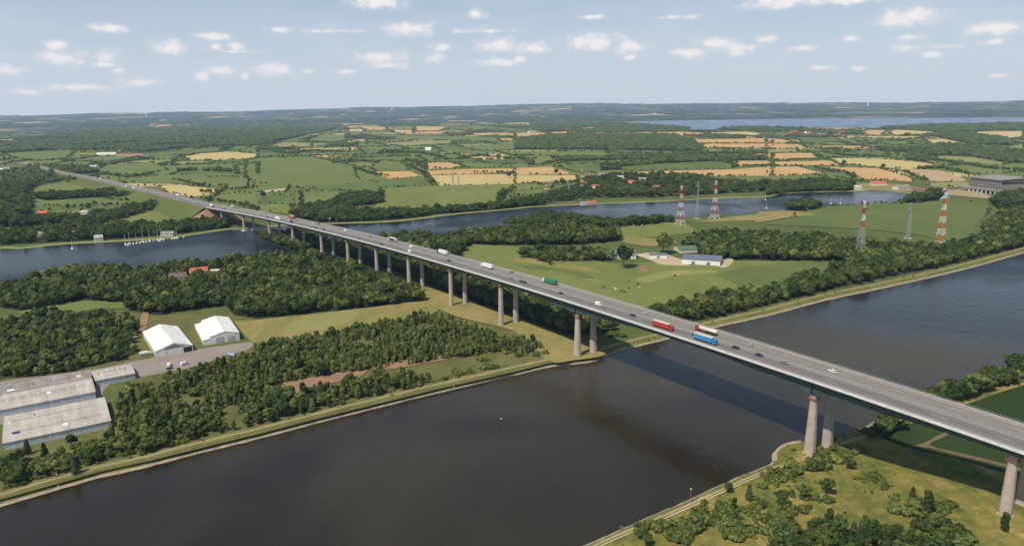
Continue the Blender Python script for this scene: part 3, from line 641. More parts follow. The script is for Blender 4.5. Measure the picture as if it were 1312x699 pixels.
def log_grid(poly, da, dr):
    A = np.array(poly); r = np.hypot(A[:, 0], A[:, 1]); a = np.arctan2(A[:, 0], A[:, 1])
    ga, gr = np.meshgrid(np.arange(a.min(), a.max(), da), np.arange(math.log(r.min() * .96), math.log(r.max()), dr))
    ga = ga.ravel() + rng.uniform(-.5, .5, ga.size) * da; gr = np.exp(gr.ravel() + rng.uniform(-.5, .5, gr.size) * dr)
    Q = np.stack([gr * np.sin(ga), gr * np.cos(ga)], 1); return Q[inpoly(Q, poly)]
# bridge geometry first: the valley wood follows it
O0 = np.array([-26.08, 600.0]); TH = 0.62; TH = math.radians(35.65129)
DV = np.array([math.sin(TH), -math.cos(TH)]); NV = np.array([math.cos(TH), math.sin(TH)])
def hdeck(s): return 42.95 + 8.0 * s / 1000 - 18.85 * (s / 1000) ** 2
def Bp(s, n): return O0 + DV * s + NV * (n - 54.47 * (s / 1000) ** 2)
valley = [tuple(Bp(s, 33)) for s in range(-330, 76, 27)] + [tuple(Bp(95, 60))] + [tuple(Bp(70, 90))] + [tuple(Bp(s, 105)) for s in range(30, -331, -30)]
valley2 = [tuple(Bp(s, -6)) for s in range(-560, -250, 30)] + [tuple(Bp(s, 60)) for s in range(-250, -561, -30)]
occupied = [p for p, m, f in field_polys] + [river_poly, lake_poly]
TREES = []   # (dist, key, x,y,z,kind,sx,sz)
def pick(kinds):
    ks = list(kinds); w = [kinds[k] for k in ks]; return random.choices(ks, w)[0]
wood_polys = []
for key, lab, polys, sp_, (hl, hh), kinds, floor in WOODS:
    T = []; pl2 = []
    if key == 'valley': pl2 = [valley, valley2]
    else:
        for q in polys: pl2.append([P('', *v)[:2] for v in q])
    for pl in pl2:
        wood_polys.append(pl)
        c = math.hypot(*np.mean(pl, 0))
        Q = jitter_grid(pl, sp_) if c < 2300 else log_grid(pl, 1 / 330, 1 / 130)
        if key == 'village': Q = Q[rng.random(len(Q)) < .62]
        for x, y in Q:
            d = math.hypot(x, y); nn = mnoise.noise(Vector((x / 26, y / 26, 1.7))); n2 = mnoise.noise(Vector((x / 9, y / 9, 8)))
            if key in ('young', 'canalside') and (nn < (-.34 if key == 'young' else -.5) or n2 < -.42): continue
            if key == 'farwoods' and mnoise.noise(Vector((x / 420, y / 700, 6.6))) < -.34: continue
            if key == 'thicket' and n2 < -.38: continue
            k = pick(kinds); h = random.uniform(hl, hh) * (1 + .40 * nn) * (1.25 if random.random() < .06 else 1)
            if d > 2300: k = 'clump'; sx = d / 330 / 6.5 * 1.45; T.append((d, key, x, y, G0, k, sx, h / 9 * 1.1)); continue
            if k == 'shrub': s = h / 10 * random.uniform(.9, 1.4); T.append((d, key, x, y, gz(x, y) - .1, k, s, s * random.uniform(.9, 1.5)))
            else:
                s = h / 10; w = s * random.uniform(.9, 1.3) * max(1.05, sp_ / 6.6 * .98) if k != 'conifer' else s * 1.25
                T.append((d, key, x, y, gz(x, y), k, w, s))
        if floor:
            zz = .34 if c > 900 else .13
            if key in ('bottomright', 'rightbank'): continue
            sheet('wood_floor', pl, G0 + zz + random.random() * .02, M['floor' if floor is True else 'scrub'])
    TREES += T
# scattered lone plants near the camera -------------------------------------------------
def add_tree(k, x, y, kind, h, key, w=1.0):
    X = P(k, x, y); s = h / 10 if kind != 'shrub' else h / 3.2
    TREES.append((math.hypot(X[0], X[1]) - 5000, key, X[0], X[1], X[2] - .05, kind, s * w, s))
LONE = [('p', 420, 318, 'broad', 6.5, 'small round tree alone on the grassy slope right of the bush row'), ('p', 183, 462, 'broad', 7.5, 'leafy tree between the towpath and the slope, left of the two dark trees'),
 ('p', 306, 440, 'broad', 8.5, 'large dark round tree standing alone above the dark wood clump'), ('p', 72, 500, 'broad', 8.5, 'dark bushy tree at the left edge of the dark wood clump'),
 ('p', 728, 478, 'conifer', 7.5, 'upright narrow tree on the open slope right of the dark clump'), ('p', 803, 535, 'poplar', 10.5, 'tall dark tree at the right end of the dark clump'),
 ('p', 1190, 625, 'poplar', 8.5, 'slim tree at the foot of the rightmost bridge pier'), ('o', 832, 432, 'broad', 5.5, 'round bush tree right on the towpath verge by the water'),
 ('o', 935, 470, 'conifer', 8.5, 'tall pointed tree nearest the towpath with a bushy base'), ('o', 862, 515, 'poplar', 6.0, 'light green young tree left of the tall pointed tree'),
 ('o', 430, 699, 'broad', 6.0, 'dark tree at the bottom edge beside the two track towpath'), ('h', 540, 245, 'broad', 27, 'big dark tree in front of the farmhouse'),
 ('h', 735, 172, 'broad', 27, 'large round tree behind the small white barn'), ('h', 38, 195, 'broad', 15, 'dark round tree at the left end of the farm hedge'),
 ('h', 172, 232, 'poplar', 13, 'pale silvery tree at the edge of the pasture'), ('n', 378, 340, 'conifer', 10, 'dark pointed conifer alone beside the towpath'), ('n', 228, 262, 'conifer', 9.5, 'dark tree in front of the grey roofed hall'),
 ('n', 140, 240, 'conifer', 9, 'spindly tree against the white wall of the front hall'), ('n', 360, 205, 'broad', 8, 'round tree against the wall of the front hall at its right end'),
 ('g', 960, 425, 'conifer', 11, 'pointed tree at the edge of the young wood below the bridge'), ('c', 205, 402, 'broad', 17, 'lone tree on the border between orange field and pale field'),
 ('d', 385, 358, 'broad', 18, 'lone tree between the orange and pale fields above the harbour'), ('d', 580, 375, 'broad', 16, 'bushy tree on the hedge above the harbour field'),
 ('b', 870, 455, 'broad', 20, 'round tree at the corner of the pale stubble field'), ('b', 28, 520, 'broad', 17, 'round dark tree in the pasture beyond the bridge road'), ('b', 1250, 420, 'broad', 18, 'pair of joined round trees on the pale field')]
lone_objs = []
for i, (k, x, y, kd, h, lab) in enumerate(LONE): add_tree(k, x, y, kd, h, 'lone%d' % i, 1.15 if kd == 'broad' else 1.0)
for (x, y, n, sx, sy, h) in [(500, 400, 16, 300, 90, 1.1), (540, 350, 14, 70, 25, 1.8), (180, 420, 18, 140, 70, 1.5), (255, 290, 26, 100, 35, 4.0), (400, 240, 14, 60, 25, 3.0), (560, 370, 10, 60, 40, 1.8), (80, 350, 16, 60, 30, 2.4), (20, 375, 14, 30, 30, 2.6), (480, 355, 6, 40, 15, 2), (640, 460, 5, 20, 10, 2), (270, 470, 12, 70, 22, 2.6), (590, 410, 4, 20, 14, 2.0), (130, 520, 10, 60, 30, 3.5),(700,520,18,120,25,4), (840, 520, 10, 50, 20, 3.2), (910,500,8,50,20,2.4)]:
    for _ in range(n): add_tree('p', x + random.gauss(0, sx * .5), y + random.gauss(0, sy * .5), 'shrub', h * random.uniform(.6, 1.3), 'slope')
for (x, y, n, sx, sy, h) in [(760, 560, 50, 130, 70, 1.4), (980, 560, 50, 150, 90, 1.3), (660, 590, 26, 60, 40, 3.5), (480, 600, 16, 40, 25, 3.2), (590, 640, 22, 70, 40, 3.2), (820, 590, 20, 60, 35, 2.6), (930, 520, 10, 40, 20, 2.2), (1010, 490, 6, 30, 20, 2.5), (720, 485, 3, 14, 8, 2.2), (900, 640, 22, 90, 40, 3), (1090, 350, 8, 40, 20, 2.2), (400, 640, 10, 50, 30, 3),(820,515,8,20,20,3.2),(1050,600,16,40,40,3.5),(370,640,4,12,8,2)]:
    for _ in range(n): add_tree('o', x + random.gauss(0, sx * .5), y + random.gauss(0, sy * .5), 'shrub', h * random.uniform(.6, 1.3), 'slope')
for (x, y, n, sx, sy, h) in [(40, 330, 26, 60, 40, 4.2), (200, 300, 22, 90, 25, 3.4), (480, 215, 24, 120, 22, 4), (150, 350, 34, 110, 35, 3.0), (60, 400, 14, 50, 12, 3.0), (560, 240, 24, 110, 16, 3.2), (700, 225, 16, 60, 14, 3.0), (300, 270, 22, 60, 20, 3.2), (880, 185, 14, 60, 10, 2.6), (80, 330, 14, 50, 20, 4), (420, 270, 12, 30, 14, 4)]:
    for _ in range(n): add_tree('n', x + random.gauss(0, sx * .5), y + random.gauss(0, sy * .5), 'shrub', h * random.uniform(.6, 1.3), 'towpath')
for (x, y, n, sx, sy, h) in [(740, 370, 16, 90, 14, 3.2), (1170, 275, 22, 60, 14, 3.4), (1000, 310, 8, 40, 10, 2.8), (850, 345, 5, 30, 8, 2), (930, 335, 3, 14, 6, 2), (620, 400, 8, 40, 10, 3), (560, 260, 4, 60, 10, 2), (690, 240, 3, 40, 8, 2), (1240, 190, 6, 30, 20, 3), (1060, 300, 5, 20, 8, 2.4), (1120,240,6,30,10,3)]:
    for _ in range(n): add_tree('k', x + random.gauss(0, sx * .5), y + random.gauss(0, sy * .5), 'shrub', h * random.uniform(.6, 1.3), 'towpath')
for (x, y, n, sx, sy, h) in [(40, 270, 14, 50, 20, 3.5), (110, 290, 8, 40, 14, 3), (100, 240, 10, 40, 12, 4.5), (20, 300, 5, 20, 10, 3), (500, 190, 10, 60, 10, 4)]:
    for _ in range(n): add_tree('l', x + random.gauss(0, sx * .5), y + random.gauss(0, sy * .5), 'shrub', h * random.uniform(.6, 1.3), 'towpath')
fringe = []
for L_, off in ((dense(canalN, 2.0), 4.0), (dense(canalS, 2.0), -4.0)):
    for (x, y), (x2, y2) in zip(offset(L_, off), offset(L_, off * 2.6)):
        if math.hypot(x, y) < 1400:
            if random.random() < .30 + .5 * mnoise.noise(Vector((x / 30, y / 30, 2))): q = random.uniform(.12, .36); fringe.append((x + random.gauss(0, .8), y + random.gauss(0, .8), G0 - .7, 'shrub', q * 1.3, q))
            if random.random() < .16: q = random.uniform(.12, .45); fringe.append((x2 + random.gauss(0, 2.0), y2 + random.gauss(0, 2.0), gz(x2, y2), 'shrub', q * 1.2, q))
scatter('reeds', fringe, 'low reeds and weeds fringing the canal banks', 'reeds')
# ------------------------------------------------------------------ farmland beyond the river (a net of hedged fields)
def warp(x, y):
    k = 1.0
    return (x + 70 * mnoise.noise(Vector((x / 900, y / 900, .3))), y + 90 * mnoise.noise(Vector((x / 900, y / 900, 7.3))))
cells = []
def bsp(x0, y0, x1, y1):
    w, h = x1 - x0, y1 - y0; d = math.hypot((x0 + x1) / 2, (y0 + y1) / 2)
    lim = 240 if d < 5500 else 420
    if w < lim * random.uniform(.9, 1.6) and h < lim * 1.3 * random.uniform(.9, 1.6): cells.append((x0, y0, x1, y1)); return
    if w * 1.2 > h: m = x0 + w * random.uniform(.38, .62); bsp(x0, y0, m, y1); bsp(m, y0, x1, y1)
    else: m = y0 + h * random.uniform(.38, .62); bsp(x0, y0, x1, m); bsp(x0, m, x1, y1)
bsp(-9000, 1300, 9500, 10600)
ca, sa = math.cos(.22), math.sin(.22)
def rot(x, y): return warp(x * ca - (y - 5000) * sa, x * sa + (y - 5000) * ca + 5000)
fV = []; fF = []; fM = []; hedge = []
mats6 = [M['g'], M['gd'], M['gb'], M['l'], M['o'], M['y'], M['floor'], M['ground']]
river_far_ext = [(-4000, 900)] + RF + [(4000, RF[-1][1] + 250)]
okN = [(-9000, 1100)] + [p for p in RF] + [(9000, RF[-1][1] + 300), (16000, 12000), (-16000, 12000)]
allocc = occupied + wood_polys
for (x0, y0, x1, y1) in cells:
    q = [rot(x0, y0), rot(x1, y0), rot(x1, y1), rot(x0, y1)]; c = np.mean(q, 0); d = math.hypot(*c)
    if abs(c[0]) > .86 * c[1] + 400 or d > 9700 or c[1] < 1150: continue
    if not inpoly(q + [tuple(c)], okN).all(): continue
    if inpoly(q + [tuple(c)], river_poly).any(): continue
    n = mnoise.noise(Vector((c[0] / 1500, c[1] / 1500, 2)))
    right = c[0] / c[1]
    pw = [.40, .22, .10, .08, .10 + max(0, right) * .35, .07 + max(0, right) * .2, .16 + max(0, -right) * .2, .05]
    if d < 4300: pw = [.50, .20, .12, .06, .01, .03, .08, .10]
    mi = random.choices(range(8), pw)[0]
    k = len(fV); fV += [(a, b, G0 + .12) for a, b in q]; fF.append((k, k + 1, k + 2, k + 3)); fM.append(mi)
    if mi == 6:
        Q = log_grid(q, 1 / 330, 1 / 130)
        for x, y in Q: hedge.append((x, y, 'w'))
    for a, b in ((q[0], q[1]), (q[1], q[2])):
        L_ = math.hypot(b[0] - a[0], b[1] - a[1]); stp = max(7, d / 330); dens = random.choice([.95, .85, .6, .3])
        for j in range(int(L_ / stp)):
            if random.random() < dens:
                t = (j + random.random()) * stp / L_; hedge.append((a[0] + (b[0] - a[0]) * t + random.gauss(0, 2), a[1] + (b[1] - a[1]) * t + random.gauss(0, 2), 'h'))
me = bpy.data.meshes.new('farmland'); me.from_pydata(fV, [], fF); me.update(); me.polygons.foreach_set('material_index', fM)
o = link('farmland', me, mats6); o['kind'] = 'structure'
HQ = np.array([h[:2] for h in hedge]); bad = np.zeros(len(HQ), bool)
for pl in allocc: bad |= inpoly(HQ, pl)
hedge = [h for h, b in zip(hedge, bad) if not b]
# hedges round the surveyed fields
fh = []
for pl, mt, far in field_polys:
    if far < 1150 or mt in ('t', 'sand', 'b'): continue
    n = len(pl)
    for i in range(n):
        a, b = pl[i], pl[(i + 1) % n]; L_ = math.hypot(b[0] - a[0], b[1] - a[1]); stp = max(7, far / 330)
        dens = random.choice([.85, .6, .35, .1]) if far < 3500 else random.choice([.9, .6, .3])
        for j in range(int(L_ / stp)):
            if random.random() < dens:
                t = (j + random.random()) * stp / L_; fh.append((a[0] + (b[0] - a[0]) * t + random.gauss(0, 2.5), a[1] + (b[1] - a[1]) * t + random.gauss(0, 2.5), 'f'))
shr = [p for p, m, f in field_polys]
FQ = np.array([h[:2] for h in fh]); bad = inpoly(FQ, river_poly) | inpoly(FQ, lake_poly) | (FQ[:, 1] < 1150)
hedge += [h for h, b in zip(fh, bad) if not b]
def add_hedge(x, y, t, hs=1.0, key='hedgerow'):
    d = math.hypot(x, y); nn = mnoise.noise(Vector((x / 60, y / 60, 5)))
    h = {'w': random.uniform(8, 13), 'h': random.uniform(3, 8), 'f': random.uniform(2, 6)}[t] * hs
    if random.random() < .08: h *= 1.5
    if d > 2300:
        s = d / 330 / 6.5 * (1.4 if t == 'w' else 1.05); TREES.append((d, 'farhedge', x, y, G0 - .3, 'clump', s * random.uniform(.7, 1.3), h / 8.5))
    else:
        s = h / 10; TREES.append((d, key, x, y, G0 - .1, random.choice(('broad', 'broad', 'maple')), s * 1.25, s))
for x, y, t in hedge: add_hedge(x, y, t)
HEDGE_PX = [('a',[(60,540),(200,515),(370,500),(560,500),(730,530)],7),('a',[(60,580),(150,600),(330,575),(480,555),(640,560)],7),('a',[(130,620),(250,640),(400,620),(560,595),(640,590)],9),('a',[(330,695),(200,650),(60,655)],8),
 ('a',[(640,585),(740,580),(810,560)],8),('a',[(220,410),(400,440),(300,430),(150,470),(60,520)],9),('a',[(500,400),(640,415),(760,400)],7),('a',[(420,400),(460,345),(560,350),(760,320)],8),
 ('a',[(880,385),(1000,385),(1160,390)],12),('a',[(1020,420),(1120,415),(1240,420)],6),('a',[(870,430),(1000,460),(1130,462)],7),('a',[(1000,500),(1080,490),(1200,480),(1282,470)],9),('a',[(1020,530),(1130,545),(1230,560),(1282,580)],8),
 ('a',[(0,395),(100,400),(230,385)],9),('a',[(0,440),(150,440),(400,420)],9),('a',[(150,390),(240,380)],9),
 ('b',[(60,285),(150,300),(280,285),(420,290)],9),('b',[(370,345),(500,335),(600,345)],10),('b',[(490,370),(560,400),(640,415)],9),('b',[(720,340),(790,380),(840,400),(870,445)],8),('b',[(730,330),(830,350),(830,370)],10),
 ('b',[(600,300),(700,290),(840,300),(940,325)],12),('b',[(1000,325),(1100,310),(1282,325)],10),('b',[(1200,540),(1230,500),(1282,480)],10),('b',[(900,590),(1000,575),(1190,580)],9),('b',[(1080,395),(1200,395),(1282,400)],8),
 ('b',[(260,240),(380,245),(560,215),(680,220)],8),('b',[(560,225),(680,228)],9),('c',[(0,320),(60,330),(80,355)],10),('c',[(140,350),(240,330),(400,325)],9),('c',[(510,355),(580,340),(660,345)],9),('c',[(480,315),(600,300),(720,325)],10),
 ('c',[(720,335),(840,320),(960,330),(1100,345)],9),('c',[(680,400),(760,410),(880,420),(980,410)],10),('c',[(1060,440),(1120,450),(1180,475),(1282,470)],12),('c',[(20,545),(200,535),(380,530)],9),('c',[(180,460),(300,445),(330,440)],10),
 ('d',[(0,330),(100,328),(300,325)],5),('d',[(0,412),(100,408),(290,402)],5),('d',[(240,375),(400,400),(440,420)],9),('d',[(560,375),(680,390),(790,435)],7),('d',[(760,375),(880,370),(1030,410)],9),('d',[(820,330),(960,345),(1100,370),(1282,385)],9),
 ('d',[(280,290),(400,310),(600,315)],8),('d',[(380,245),(560,275),(720,270)],7)]
for k, L_, hh in HEDGE_PX:
    W_ = pts(k, L_)
    for a, b in zip(W_[:-1], W_[1:]):
        d = math.hypot(*a); l = math.hypot(b[0] - a[0], b[1] - a[1]); stp = 7 if d < 2300 else max(7, d / 330)
        for j in range(int(l / stp) + 1):
            if random.random() < .88:
                t = (j + random.random()) * stp / l; x, y = a[0] + (b[0] - a[0]) * t + random.gauss(0, 3), a[1] + (b[1] - a[1]) * t + random.gauss(0, 3)
                if not inpoly([(x, y)], river_poly)[0]: add_hedge(x, y, 'w', hh / 11)
# woods on the far hills
hp = []
for _ in range(15000):
    a = random.uniform(-.72, .72); r = 9800 * math.exp(random.random() * .82); x, y = r * math.sin(a), r * math.cos(a)
    if mnoise.noise(Vector((x / 1500, y / 2600, 4))) + .35 * mnoise.noise(Vector((x / 300, y / 700, 9))) > .02: hp.append((x, y, hz(x, y) - 1, 'clump', r / 330 / 6.5 * 1.9, random.uniform(1.2, 1.9)))
scatter('hill_woods', hp, 'bluish woods on the hills along the horizon', 'woods')
# ------------------------------------------------------------------ materials for built things
M['white'] = plain('white_paint', (.78, .78, .76), .45, .05)
M['parapet'] = plain('pale_parapet', (.66, .65, .62), .6, .14, .25)
M['steel'] = plain('green_grey_steel', (.050, .075, .068), .5, .2, .25)
M['conc'] = plain('pier_concrete', (.43, .355, .30), .85, .16, .35)

M['concd'] = plain('weathered_concrete', (.25, .23, .21), .85, .2, .3)
M['redpl'] = plain('red_oxide_paint', (.33, .10, .075), .6, .2)
M['rail'] = plain('galvanised_steel', (.42, .42, .41), .45, .1, 2, .3)
M['mark'] = plain('white_line_paint', (.50, .49, .46), .7, .15)
M['red'] = plain('red_paint', (.44, .05, .04), .35, .08)
M['orange'] = plain('orange_red_paint', (.62, .10, .03), .5, .1)
M['blue'] = plain('blue_paint', (.05, .25, .50), .5, .08)
M['green'] = plain('green_paint', (.03, .20, .09), .35, .1)
M['dark'] = plain('dark_trim', (.02, .02, .022), .5, .2)
M['glass'] = plain('window_glass', (.03, .04, .05), .08, .1)
M['tyre'] = plain('tyre_rubber', (.02, .02, .02), .85, .1)
M['black'] = plain('black_paint', (.018, .018, .02), .25, .1)
M['navy'] = plain('navy_paint', (.02, .035, .12), .25, .1)
M['grey'] = plain('grey_paint', (.20, .20, .20), .3, .1)
M['silver'] = plain('silver_paint', (.50, .51, .52), .3, .06, 2, .3)
M['cream'] = plain('cream_tank', (.66, .60, .47), .4, .1)
def asphalt():
    m, nt, b = nt_new('road_surface'); L = nt.links.new
    at = N(nt, 'ShaderNodeAttribute', attribute_name='across'); g = N(nt, 'ShaderNodeNewGeometry')
    r = ramp(nt, [(0, (.26, .235, .215)), (.07, (.22, .20, .19)), (.12, (.150, .138, .133)), (.18, (.20, .185, .175)), (.24, (.145, .133, .128)), (.34, (.19, .175, .165)), (.42, (.17, .155, .148)), (.46, (.30, .275, .245)), (.54, (.30, .275, .245)), (.56, (.235, .215, .195)), (.66, (.20, .182, .168)), (.74, (.245, .222, .20)), (.82, (.205, .188, .172)), (.90, (.26, .236, .21)), (1, (.30, .27, .24))])
    L(at.outputs['Fac'], r.inputs[0])
    al = N(nt, 'ShaderNodeAttribute', attribute_name='along'); cx = N(nt, 'ShaderNodeCombineXYZ'); mu = N(nt, 'ShaderNodeMath', operation='MULTIPLY', inp={1: 26.0}); L(at.outputs['Fac'], mu.inputs[0])
    mv = N(nt, 'ShaderNodeMath', operation='MULTIPLY', inp={1: .02}); L(al.outputs['Fac'], mv.inputs[0]); L(mv.outputs[0], cx.inputs[0]); L(mu.outputs[0], cx.inputs[1])
    n = N(nt, 'ShaderNodeTexNoise', inp={'Scale': 1.0, 'Detail': 6.0, 'Roughness': .65}); L(cx.outputs[0], n.inputs['Vector'])
    rr = ramp(nt, [(.3, (.78, .78, .80)), (.7, (1.15, 1.13, 1.1))]); L(n.outputs['Fac'], rr.inputs[0])
    n3 = N(nt, 'ShaderNodeTexNoise', inp={'Scale': .9, 'Detail': 6.0}); L(g.outputs['Position'], n3.inputs['Vector'])
    r3 = ramp(nt, [(.3, (.9, .9, .9)), (.7, (1.08, 1.08, 1.08))]); L(n3.outputs['Fac'], r3.inputs[0])
    o = r.outputs[0]
    for q in (rr, r3):
        mm = N(nt, 'ShaderNodeMix'); mm.data_type = 'RGBA'; mm.blend_type = 'MULTIPLY'; mm.inputs[0].default_value = 1; L(o, mm.inputs[6]); L(q.outputs[0], mm.inputs[7]); o = mm.outputs[2]
    L(o, b.inputs['Base Color']); b.inputs['Roughness'].default_value = .85; b.inputs['Specular IOR Level'].default_value = .25
    return m
M['asph'] = asphalt()
# ------------------------------------------------------------------ the bridge
W = 29.3
S0, S1 = 560, -790
SS = list(range(S0, S1 - 1, -10))
HG = lambda s: 0.0
def girder_depth(s):
    d = 4.0
    for sc in (308, 119):
        d = max(d, 4.0 + 4.2 * max(0, 1 - abs(s - sc) / 78) ** 1.6)
    return d
def tangent_normal(s):
    a = Bp(s + 2, 0); b = Bp(s - 2, 0); t = (a - b); t /= np.hypot(*t); return t, np.array([-t[1], t[0]])
def Bq(s, n):
    t, nn = tangent_normal(s); return Bp(s, 0) + nn * n
bridge = thing('motorway_bridge', 'long motorway bridge on paired concrete piers crossing the canal and the river', 'bridge', (float(Bp(119, 14)[0]), float(Bp(119, 14)[1]), 0))
def sub(o, parent=bridge):
    o.parent = parent; o.matrix_parent_inverse = Matrix.Translation(-Vector(parent.location)); return o
def prism(name, prof, mat, ss=SS, parent=bridge, smooth=False):
    """profile: function(s) -> list of (n, z) closed; swept along the bridge"""
    b = MB(); R = []
    for s in ss:
        R.append([(*Bq(s, n), z) for n, z in prof(s)])
    b.loft(R); o = b.build(name, mat, None, smooth)
    return sub(o, parent) if parent is not None else o
def road_sheet(name, A, B, z, mat, n=24):
    V = []; Fc = []; ac = []; al = []; run = 0
    for i in range(len(A)):
        if i: run += math.hypot(A[i][0] - A[i - 1][0], A[i][1] - A[i - 1][1])
        for j in range(n + 1):
            t = j / n; V.append((A[i][0] * (1 - t) + B[i][0] * t, A[i][1] * (1 - t) + B[i][1] * t, z[i])); ac.append(t); al.append(run)
    for i in range(len(A) - 1):
        for j in range(n): k = i * (n + 1) + j; Fc.append((k, k + 1, k + n + 2, k + n + 1))
    me = bpy.data.meshes.new(name); me.from_pydata(V, [], Fc); me.update()
    a = me.attributes.new('across', 'FLOAT', 'POINT'); a.data.foreach_set('value', ac); a = me.attributes.new('along', 'FLOAT', 'POINT'); a.data.foreach_set('value', al)
    bm = bmesh.new(); bm.from_mesh(me)
    if sum(f.normal.z for f in bm.faces) < 0: bmesh.ops.reverse_faces(bm, faces=bm.faces)
    bm.to_mesh(me); bm.free()
    return link(name, me, mat)
prism('deck', lambda s: [(.5, hdeck(s) - .06), (W - .5, hdeck(s) - .06), (W - .5, hdeck(s) - .5), (25.5, hdeck(s) - .9), (2.5, hdeck(s) - .9), (.5, hdeck(s) - .5)], M['steel'])
prism('girder', lambda s: [(3.0, hdeck(s) - .95), (24.5, hdeck(s) - .95), (24.5, hdeck(s) - girder_depth(s)), (3.0, hdeck(s) - girder_depth(s))], M['steel'])
ds = [s for s in SS]
sub(road_sheet('roadway', [Bq(s, .5) for s in ds], [Bq(s, W - .5) for s in ds], [hdeck(s) for s in ds], M['asph']))
prism('edge_parapet', lambda s: [(0, hdeck(s) - .85), (.55, hdeck(s) - .85), (.55, hdeck(s) + .28), (0, hdeck(s) + .28)], M['parapet'])
prism('edge_parapet', lambda s: [(W - .55, hdeck(s) - .85), (W, hdeck(s) - .85), (W, hdeck(s) + .28), (W - .55, hdeck(s) + .28)], M['parapet'])
def railing(name, n, h0, h1, step, parent=bridge):
    b = MB(); ss = list(np.arange(S0, S1, -step))
    for s in ss:
        z = hdeck(s); a = Bq(s, n); b.bar((*a, z + h0), (*a, z + h1), .05)
    for a, c in zip(SS[:-1], SS[1:]):
        for hh in ((h1, .055), ((h0 + h1) / 2, .035)):
            b.bar((*Bq(a, n), hdeck(a) + hh[0]), (*Bq(c, n), hdeck(c) + hh[0]), hh[1])
    return sub(b.build(name, M['rail']), parent)
railing('railing', .3, .28, 1.25, 5); railing('railing', W - .3, .28, 1.25, 5)
def guard(n, nm='guard_rail'):
    b = MB()
    for a, c in zip(SS[:-1], SS[1:]):
        A, C_ = Bq(a, n - .06), Bq(c, n - .06); A2, C2 = Bq(a, n + .06), Bq(c, n + .06); za, zc = hdeck(a), hdeck(c)
        b.loft([[(*A, za + .45), (*A2, za + .45), (*A2, za + .76), (*A, za + .76)], [(*C_, zc + .45), (*C2, zc + .45), (*C2, zc + .76), (*C_, zc + .76)]])
        b.bar((*Bq(a, n), za), (*Bq(a, n), za + .6), .05)
    sub(b.build(nm, M['rail']))
for n in (1.7, W / 2 - .9, W / 2 + .9, W - 1.7): guard(n)
def line_mark(n, w, dash=None):
    V = []; Fc = []
    segs = list(np.arange(S0, S1, -(dash[0] + dash[1]))) if dash else SS[:-1]
    for s in segs:
        e = s - (dash[0] if dash else 10); k = len(V)
        V += [(*Bq(s, n - w / 2), hdeck(s) + .008), (*Bq(s, n + w / 2), hdeck(s) + .008), (*Bq(e, n + w / 2), hdeck(e) + .008), (*Bq(e, n - w / 2), hdeck(e) + .008)]; Fc.append((k, k + 1, k + 2, k + 3))
    me = bpy.data.meshes.new('line'); me.from_pydata(V, [], Fc); me.update(); sub(link('lane_marking', me, M['mark']))
for n in (2.3, 12.6, W - 12.6, W - 2.3): line_mark(n, .22)
def dash_marks(n, w, dl=6, gap=12, keep=100):
    rest = None; k = 0
    V = []; Fc = []
    for s in sorted(np.arange(S0, S1, -(dl + gap)), key=lambda q: -q):
        e = s - dl; v = [(*Bq(s, n - w / 2), hdeck(s) + .008), (*Bq(s, n + w / 2), hdeck(s) + .008), (*Bq(e, n + w / 2), hdeck(e) + .008), (*Bq(e, n - w / 2), hdeck(e) + .008)]
        me = bpy.data.meshes.new('dash'); me.from_pydata(v, [], [(0, 1, 2, 3)]); me.update(); sub(link('lane_dash', me, M['mark']))
for n in (7.6, W - 7.6): dash_marks(n, .18, 7, 20)

for sj in (455, 213, 70, -99, -246, -400, -580, -780):
    V = [(*Bq(sj, 1), hdeck(sj) + .006), (*Bq(sj, W - 1), hdeck(sj) + .006), (*Bq(sj - .55, W - 1), hdeck(sj - .55) + .006), (*Bq(sj - .55, 1), hdeck(sj - .55) + .006)]
    me = bpy.data.meshes.new('joint'); me.from_pydata(V, [], [(0, 1, 2, 3)]); me.update(); sub(link('expansion_joint', me, M['grey']))
